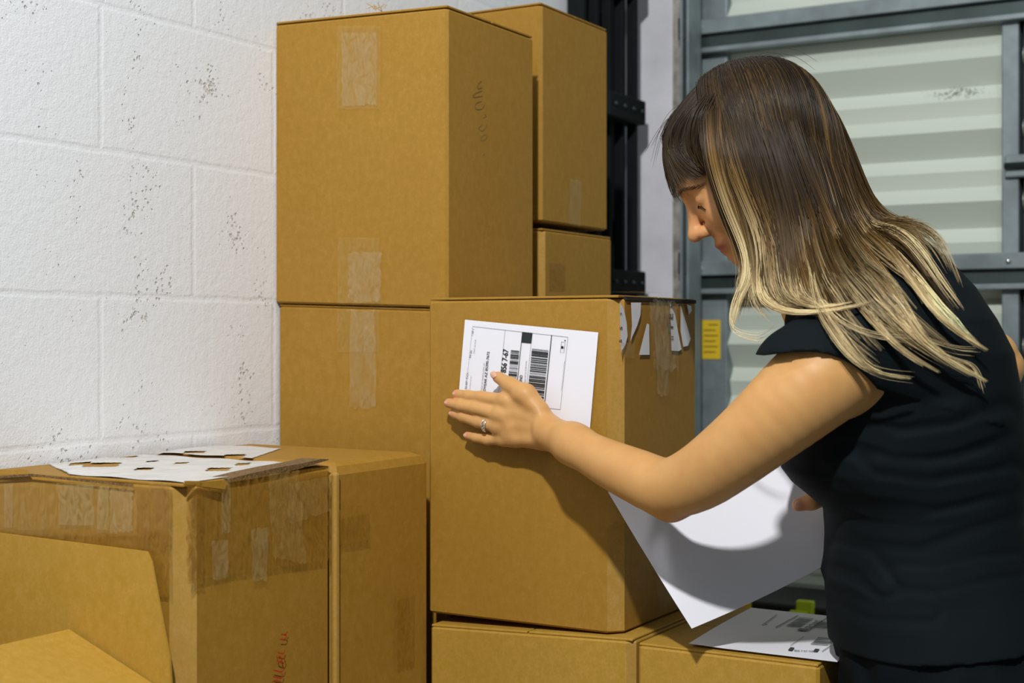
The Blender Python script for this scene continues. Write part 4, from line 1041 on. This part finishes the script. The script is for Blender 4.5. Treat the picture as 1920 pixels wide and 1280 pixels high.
OUTER = [
 [(1455, 116, 1.89), (1535, 168, 1.90), (1588, 265, 1.90), (1620, 355, 1.895), (1655, 405, 1.89), (1705, 430, 1.88), (1745, 445, 1.86)],
 [(1440, 118, 1.91), (1520, 160, 1.95), (1575, 260, 1.97), (1612, 360, 1.96), (1655, 415, 1.94), (1700, 450, 1.93), (1740, 520, 1.94)]]
FARH = [
 [(1342, 182, 1.790), (1326, 215, 1.775), (1322, 245, 1.775), (1324, 272, 1.775), (1334, 298, 1.775), (1350, 316, 1.775)],
 [(1330, 180, 1.800), (1305, 210, 1.79), (1298, 245, 1.79), (1302, 275, 1.795), (1318, 300, 1.795), (1350, 318, 1.79)],
 [(1330, 172, 1.825), (1290, 205, 1.82), (1268, 240, 1.825), (1266, 268, 1.83), (1288, 294, 1.83), (1335, 316, 1.82)],
 [(1350, 155, 1.86), (1300, 180, 1.87), (1256, 230, 1.88), (1250, 264, 1.90), (1266, 292, 1.92), (1310, 315, 1.96)],
 [(1385, 135, 1.87), (1330, 150, 1.92), (1275, 205, 1.95), (1258, 262, 1.965), (1300, 335, 1.985), (1390, 450, 1.985)],
 [(1430, 120, 1.88), (1400, 130, 1.95), (1370, 200, 1.985), (1380, 320, 1.99), (1420, 440, 1.99), (1450, 560, 1.97)],
 [(1450, 118, 1.89), (1480, 150, 1.95), (1500, 240, 1.985), (1530, 360, 1.99), (1600, 470, 1.98), (1680, 560, 1.97)]]
NEAR = settle(NEAR)
ACC = settle([
 [(1352, 150, 1.845), (1335, 215, 1.770), (1340, 300, 1.752), (1372, 400, 1.748), (1405, 475, 1.750), (1400, 530, 1.742), (1380, 565, 1.735), (1374, 605, 1.735)],
 [(1365, 145, 1.845), (1352, 230, 1.762), (1372, 320, 1.748), (1410, 400, 1.742), (1432, 470, 1.735), (1420, 530, 1.735), (1432, 575, 1.72), (1500, 592, 1.70), (1590, 575, 1.69), (1630, 565, 1.69)],
 [(1372, 142, 1.85), (1375, 230, 1.762), (1402, 330, 1.745), (1440, 420, 1.738), (1462, 500, 1.725), (1478, 555, 1.705), (1530, 580, 1.70), (1600, 565, 1.69)],
 [(1420, 124, 1.86), (1465, 210, 1.78), (1510, 320, 1.75), (1550, 420, 1.738), (1595, 510, 1.72), (1660, 585, 1.68), (1740, 650, 1.66), (1810, 695, 1.68), (1848, 716, 1.70)],
 [(1400, 130, 1.86), (1440, 210, 1.775), (1480, 320, 1.745), (1520, 420, 1.735), (1560, 510, 1.72), (1620, 590, 1.68), (1690, 660, 1.66), (1760, 700, 1.68)],
 [(1395, 132, 1.86), (1425, 220, 1.768), (1460, 330, 1.742), (1485, 430, 1.735), (1512, 520, 1.72), (1545, 600, 1.66), (1590, 665, 1.64), (1640, 700, 1.64), (1700, 708, 1.64)],
 [(1445, 118, 1.875), (1512, 200, 1.82), (1560, 310, 1.80), (1595, 410, 1.785), (1650, 490, 1.76), (1720, 560, 1.70), (1780, 615, 1.70), (1845, 655, 1.72)],
 [(1440, 118, 1.87), (1500, 210, 1.80), (1545, 320, 1.78), (1580, 420, 1.765), (1630, 510, 1.74), (1690, 580, 1.70), (1730, 640, 1.68), (1785, 675, 1.68), (1825, 700, 1.70)]], .012)
def locks(seed, per, sp, bright):
    rg = np.random.default_rng(seed); ps = []
    for gi, g in enumerate(ACC):
        G = resample(np.array([[V3(*p) for p in g]]), 26); t = np.linspace(0, 1, 26)
        for c in range(5 if gi < 3 else 3):
            jit = rg.normal(0, 1, 3)*np.array([.007, .002, .003]); st = rg.uniform(.30, .52) if gi > 1 else rg.uniform(.10, .24)
            X = G+jit*(1-.55*t[None, :, None])+rg.normal(0, 1, (per, 1, 3))*np.array([.0042, .0016, .003])*(1-.72*t[None, :, None])
            X = X[:, :]; X = push_out(X, .009+.005*rg.random((per, 1))*np.ones(26))
            for _ in range(4): X[:, 1:-1] = X[:, 1:-1]*.4+(X[:, :-2]+X[:, 2:])*.3
            cut = rg.uniform(.72, 1) if c else 1.0; idx = np.clip(t*cut*25, 0, 24.999); ii = idx.astype(int); X = X[:, ii]*(1-(idx-ii)[None, :, None])+X[:, ii+1]*(idx-ii)[None, :, None]
            a = np.clip((t-st)/.18, 0, 1)[:, None]; b_ = np.clip((t-st-(.15 if gi > 1 else .22))/.30, 0, 1)[:, None]; col = (ROOTC*1.5*(1-a)+MIDC*1.5*a)*(1-b_)+TIPC*b_
            ps.append(tubes(X, np.full(per, .00040), np.clip(col[None]*(bright+.22*rg.normal(0, 1, (per, 1, 1))), .01, .9)))
    return ps
DENS = [1.3, 1.3, 1.3, 1.3, 1.2, 1.0, .8, .7, .7]; ENDS = [.8, .85, .86, .74, .56, .48, .42, .38, .38]
parts_ = [grow(NEAR, 250, 26, seed=2, marg=(.003, .013), ombre=(.60, .98), lighten=.08, dens=DENS, ends=ENDS), grow(NEAR, 130, 14, seed=5, marg=(.009, .015), spread=(.004, .0012), ombre=(.50, .80), lighten=.2, short=.2, dens=DENS, ends=ENDS),
          grow(OUTER, 40, 30, seed=3, ombre=(.7, 1.2), marg=(.004, .012), lighten=.1), grow(FARH, 130, 26, seed=4, short=.03, spread=(.003, .0018), ombre=(1.4, 2.4), marg=(.003, .009), K=20)]
parts_ += locks(21, 24, 1, 1.0)
def merge(ps):
    o = 0; V = []; F = []; C_ = []
    for v, f, c in ps: V.append(v); F.append(f+o); C_.append(c); o += len(v)
    return np.concatenate(V), np.concatenate(F), np.concatenate(C_)
def hair_material():
    m, nt, N, L, b = newmat('hair'); at = N.new('ShaderNodeAttribute'); at.attribute_name = 'Col'; L.new(at.outputs['Color'], b.inputs['Base Color'])
    b.inputs['Roughness'].default_value = .36; b.inputs['Specular IOR Level'].default_value = .38; b.inputs['Subsurface Weight'].default_value = 0.0
    return m
M_HAIR = hair_material()
hv, hf, hc = merge(parts_); hair_o = fast_mesh('hair', Wa(hv), hf, M_HAIR, person, True, hc)
# scalp layer under the strands
cap = Sdf(); 
cap.ell(hp(-.016, 0, .027), (.100, .078, .077), .02, HR); cap.ell(hp(-.050, 0, -.020), (.058, .064, .075), .03, HR)
cap.add(lambda P: (lambda q: np.where(q[:, 0] > -.02, .034-.5*(q[:, 0]-.05)*(q[:, 0] < .05)*0-q[:, 2]+.000, -1.0))((P-HO) @ HR), HO, 9, .01, 'i')
Vc, Fc = polygonise(cap, HO-.2, HO+.2, .004, 12); cc = np.tile(ROOTC*.9, (len(Vc), 1)); fast_mesh('scalp_hair', Wa(Vc), Fc[:, ::-1], M_HAIR, hair_o, True, cc)
# loose flyaway strands
FLY = [[(1330, 165, 1.86), (1285, 190, 1.86), (1245, 225, 1.87), (1216, 272, 1.88)], [(1310, 185, 1.86), (1262, 215, 1.87), (1240, 260, 1.88), (1226, 320, 1.88)], [(1400, 128, 1.87), (1440, 106, 1.87), (1490, 112, 1.87), (1530, 140, 1.87)],
       [(1370, 140, 1.87), (1400, 112, 1.87), (1450, 104, 1.87), (1480, 118, 1.87)], [(1385, 540, 1.75), (1372, 580, 1.74), (1378, 620, 1.72), (1425, 634, 1.70), (1455, 618, 1.69)], [(1540, 560, 1.66), (1580, 600, 1.62), (1640, 625, 1.60), (1700, 632, 1.60)],
       [(1600, 500, 1.70), (1680, 560, 1.64), (1730, 630, 1.61), (1790, 655, 1.62), (1835, 660, 1.66)], [(1520, 500, 1.70), (1530, 560, 1.66), (1560, 620, 1.61), (1620, 690, 1.59), (1700, 708, 1.60)], [(1640, 560, 1.68), (1760, 660, 1.63), (1825, 690, 1.66), (1845, 735, 1.68)],
       [(1262, 300, 1.86), (1240, 262, 1.87), (1250, 240, 1.87), (1270, 215, 1.87)]]
FLY = settle(FLY, .012)
rg = np.random.default_rng(9); SS = []; CCs = []
for i, g in enumerate(FLY):
    X = resample(np.array([[V3(*p) for p in g]]), 22)
    nn = 3 if i < 4 or i == 9 else 7
    for k in range(nn):
        t = np.linspace(0, 1, 22)[None, :, None]; SS.append(X+rg.normal(0, 1, (1, 1, 3))*(.0012+.003*t)*(1 if i > 3 else 1.5)); c = (ROOTC*2 if i < 4 or i == 9 else TIPC)*np.ones((22, 1)); CCs.append(c)
SS = push_out(np.concatenate(SS), .003); fv, ff_, fc = tubes(SS, np.full(len(SS), .00028), np.stack(CCs)); fast_mesh('loose_strands', Wa(fv), ff_, M_HAIR, hair_o, True, fc)

# ---- sheet of paper held by the right hand
def held_sheet():
    T0 = V3(1297, 1178, 1.80); L0 = V3(1143, 937, 1.895); R0 = V3(1606, 955, 1.930)
    a = L0-T0; a = a/np.linalg.norm(a)*.211; b = R0-T0; b = b-a*(a @ b)/(a @ a); b = b/np.linalg.norm(b)*.279; n = np.cross(a, b); n /= np.linalg.norm(n); n = n if n[1] > 0 else -n
    V = []; F = []; m = 20
    for j in range(m+1):
        for i in range(m+1):
            s_, t = i/m, j/m; p = T0+a*s_+b*t+n*(.016*math.sin(t*math.pi)*(1-.4*s_)-.010*s_*s_); V.append(p)
    for j in range(m):
        for i in range(m): k = j*(m+1)+i; F.append((k, k+1, k+m+2, k+m+1))
    N2 = len(V); V += [p+n*.0003 for p in V]; F += [tuple(x+N2 for x in f[::-1]) for f in F]
    o = mesh('paper_sheet', Wa(V), F, M_PAPER, None, True); tag(o, "blank white sheet hanging from the woman's right hand", 'paper sheet')
held_sheet()
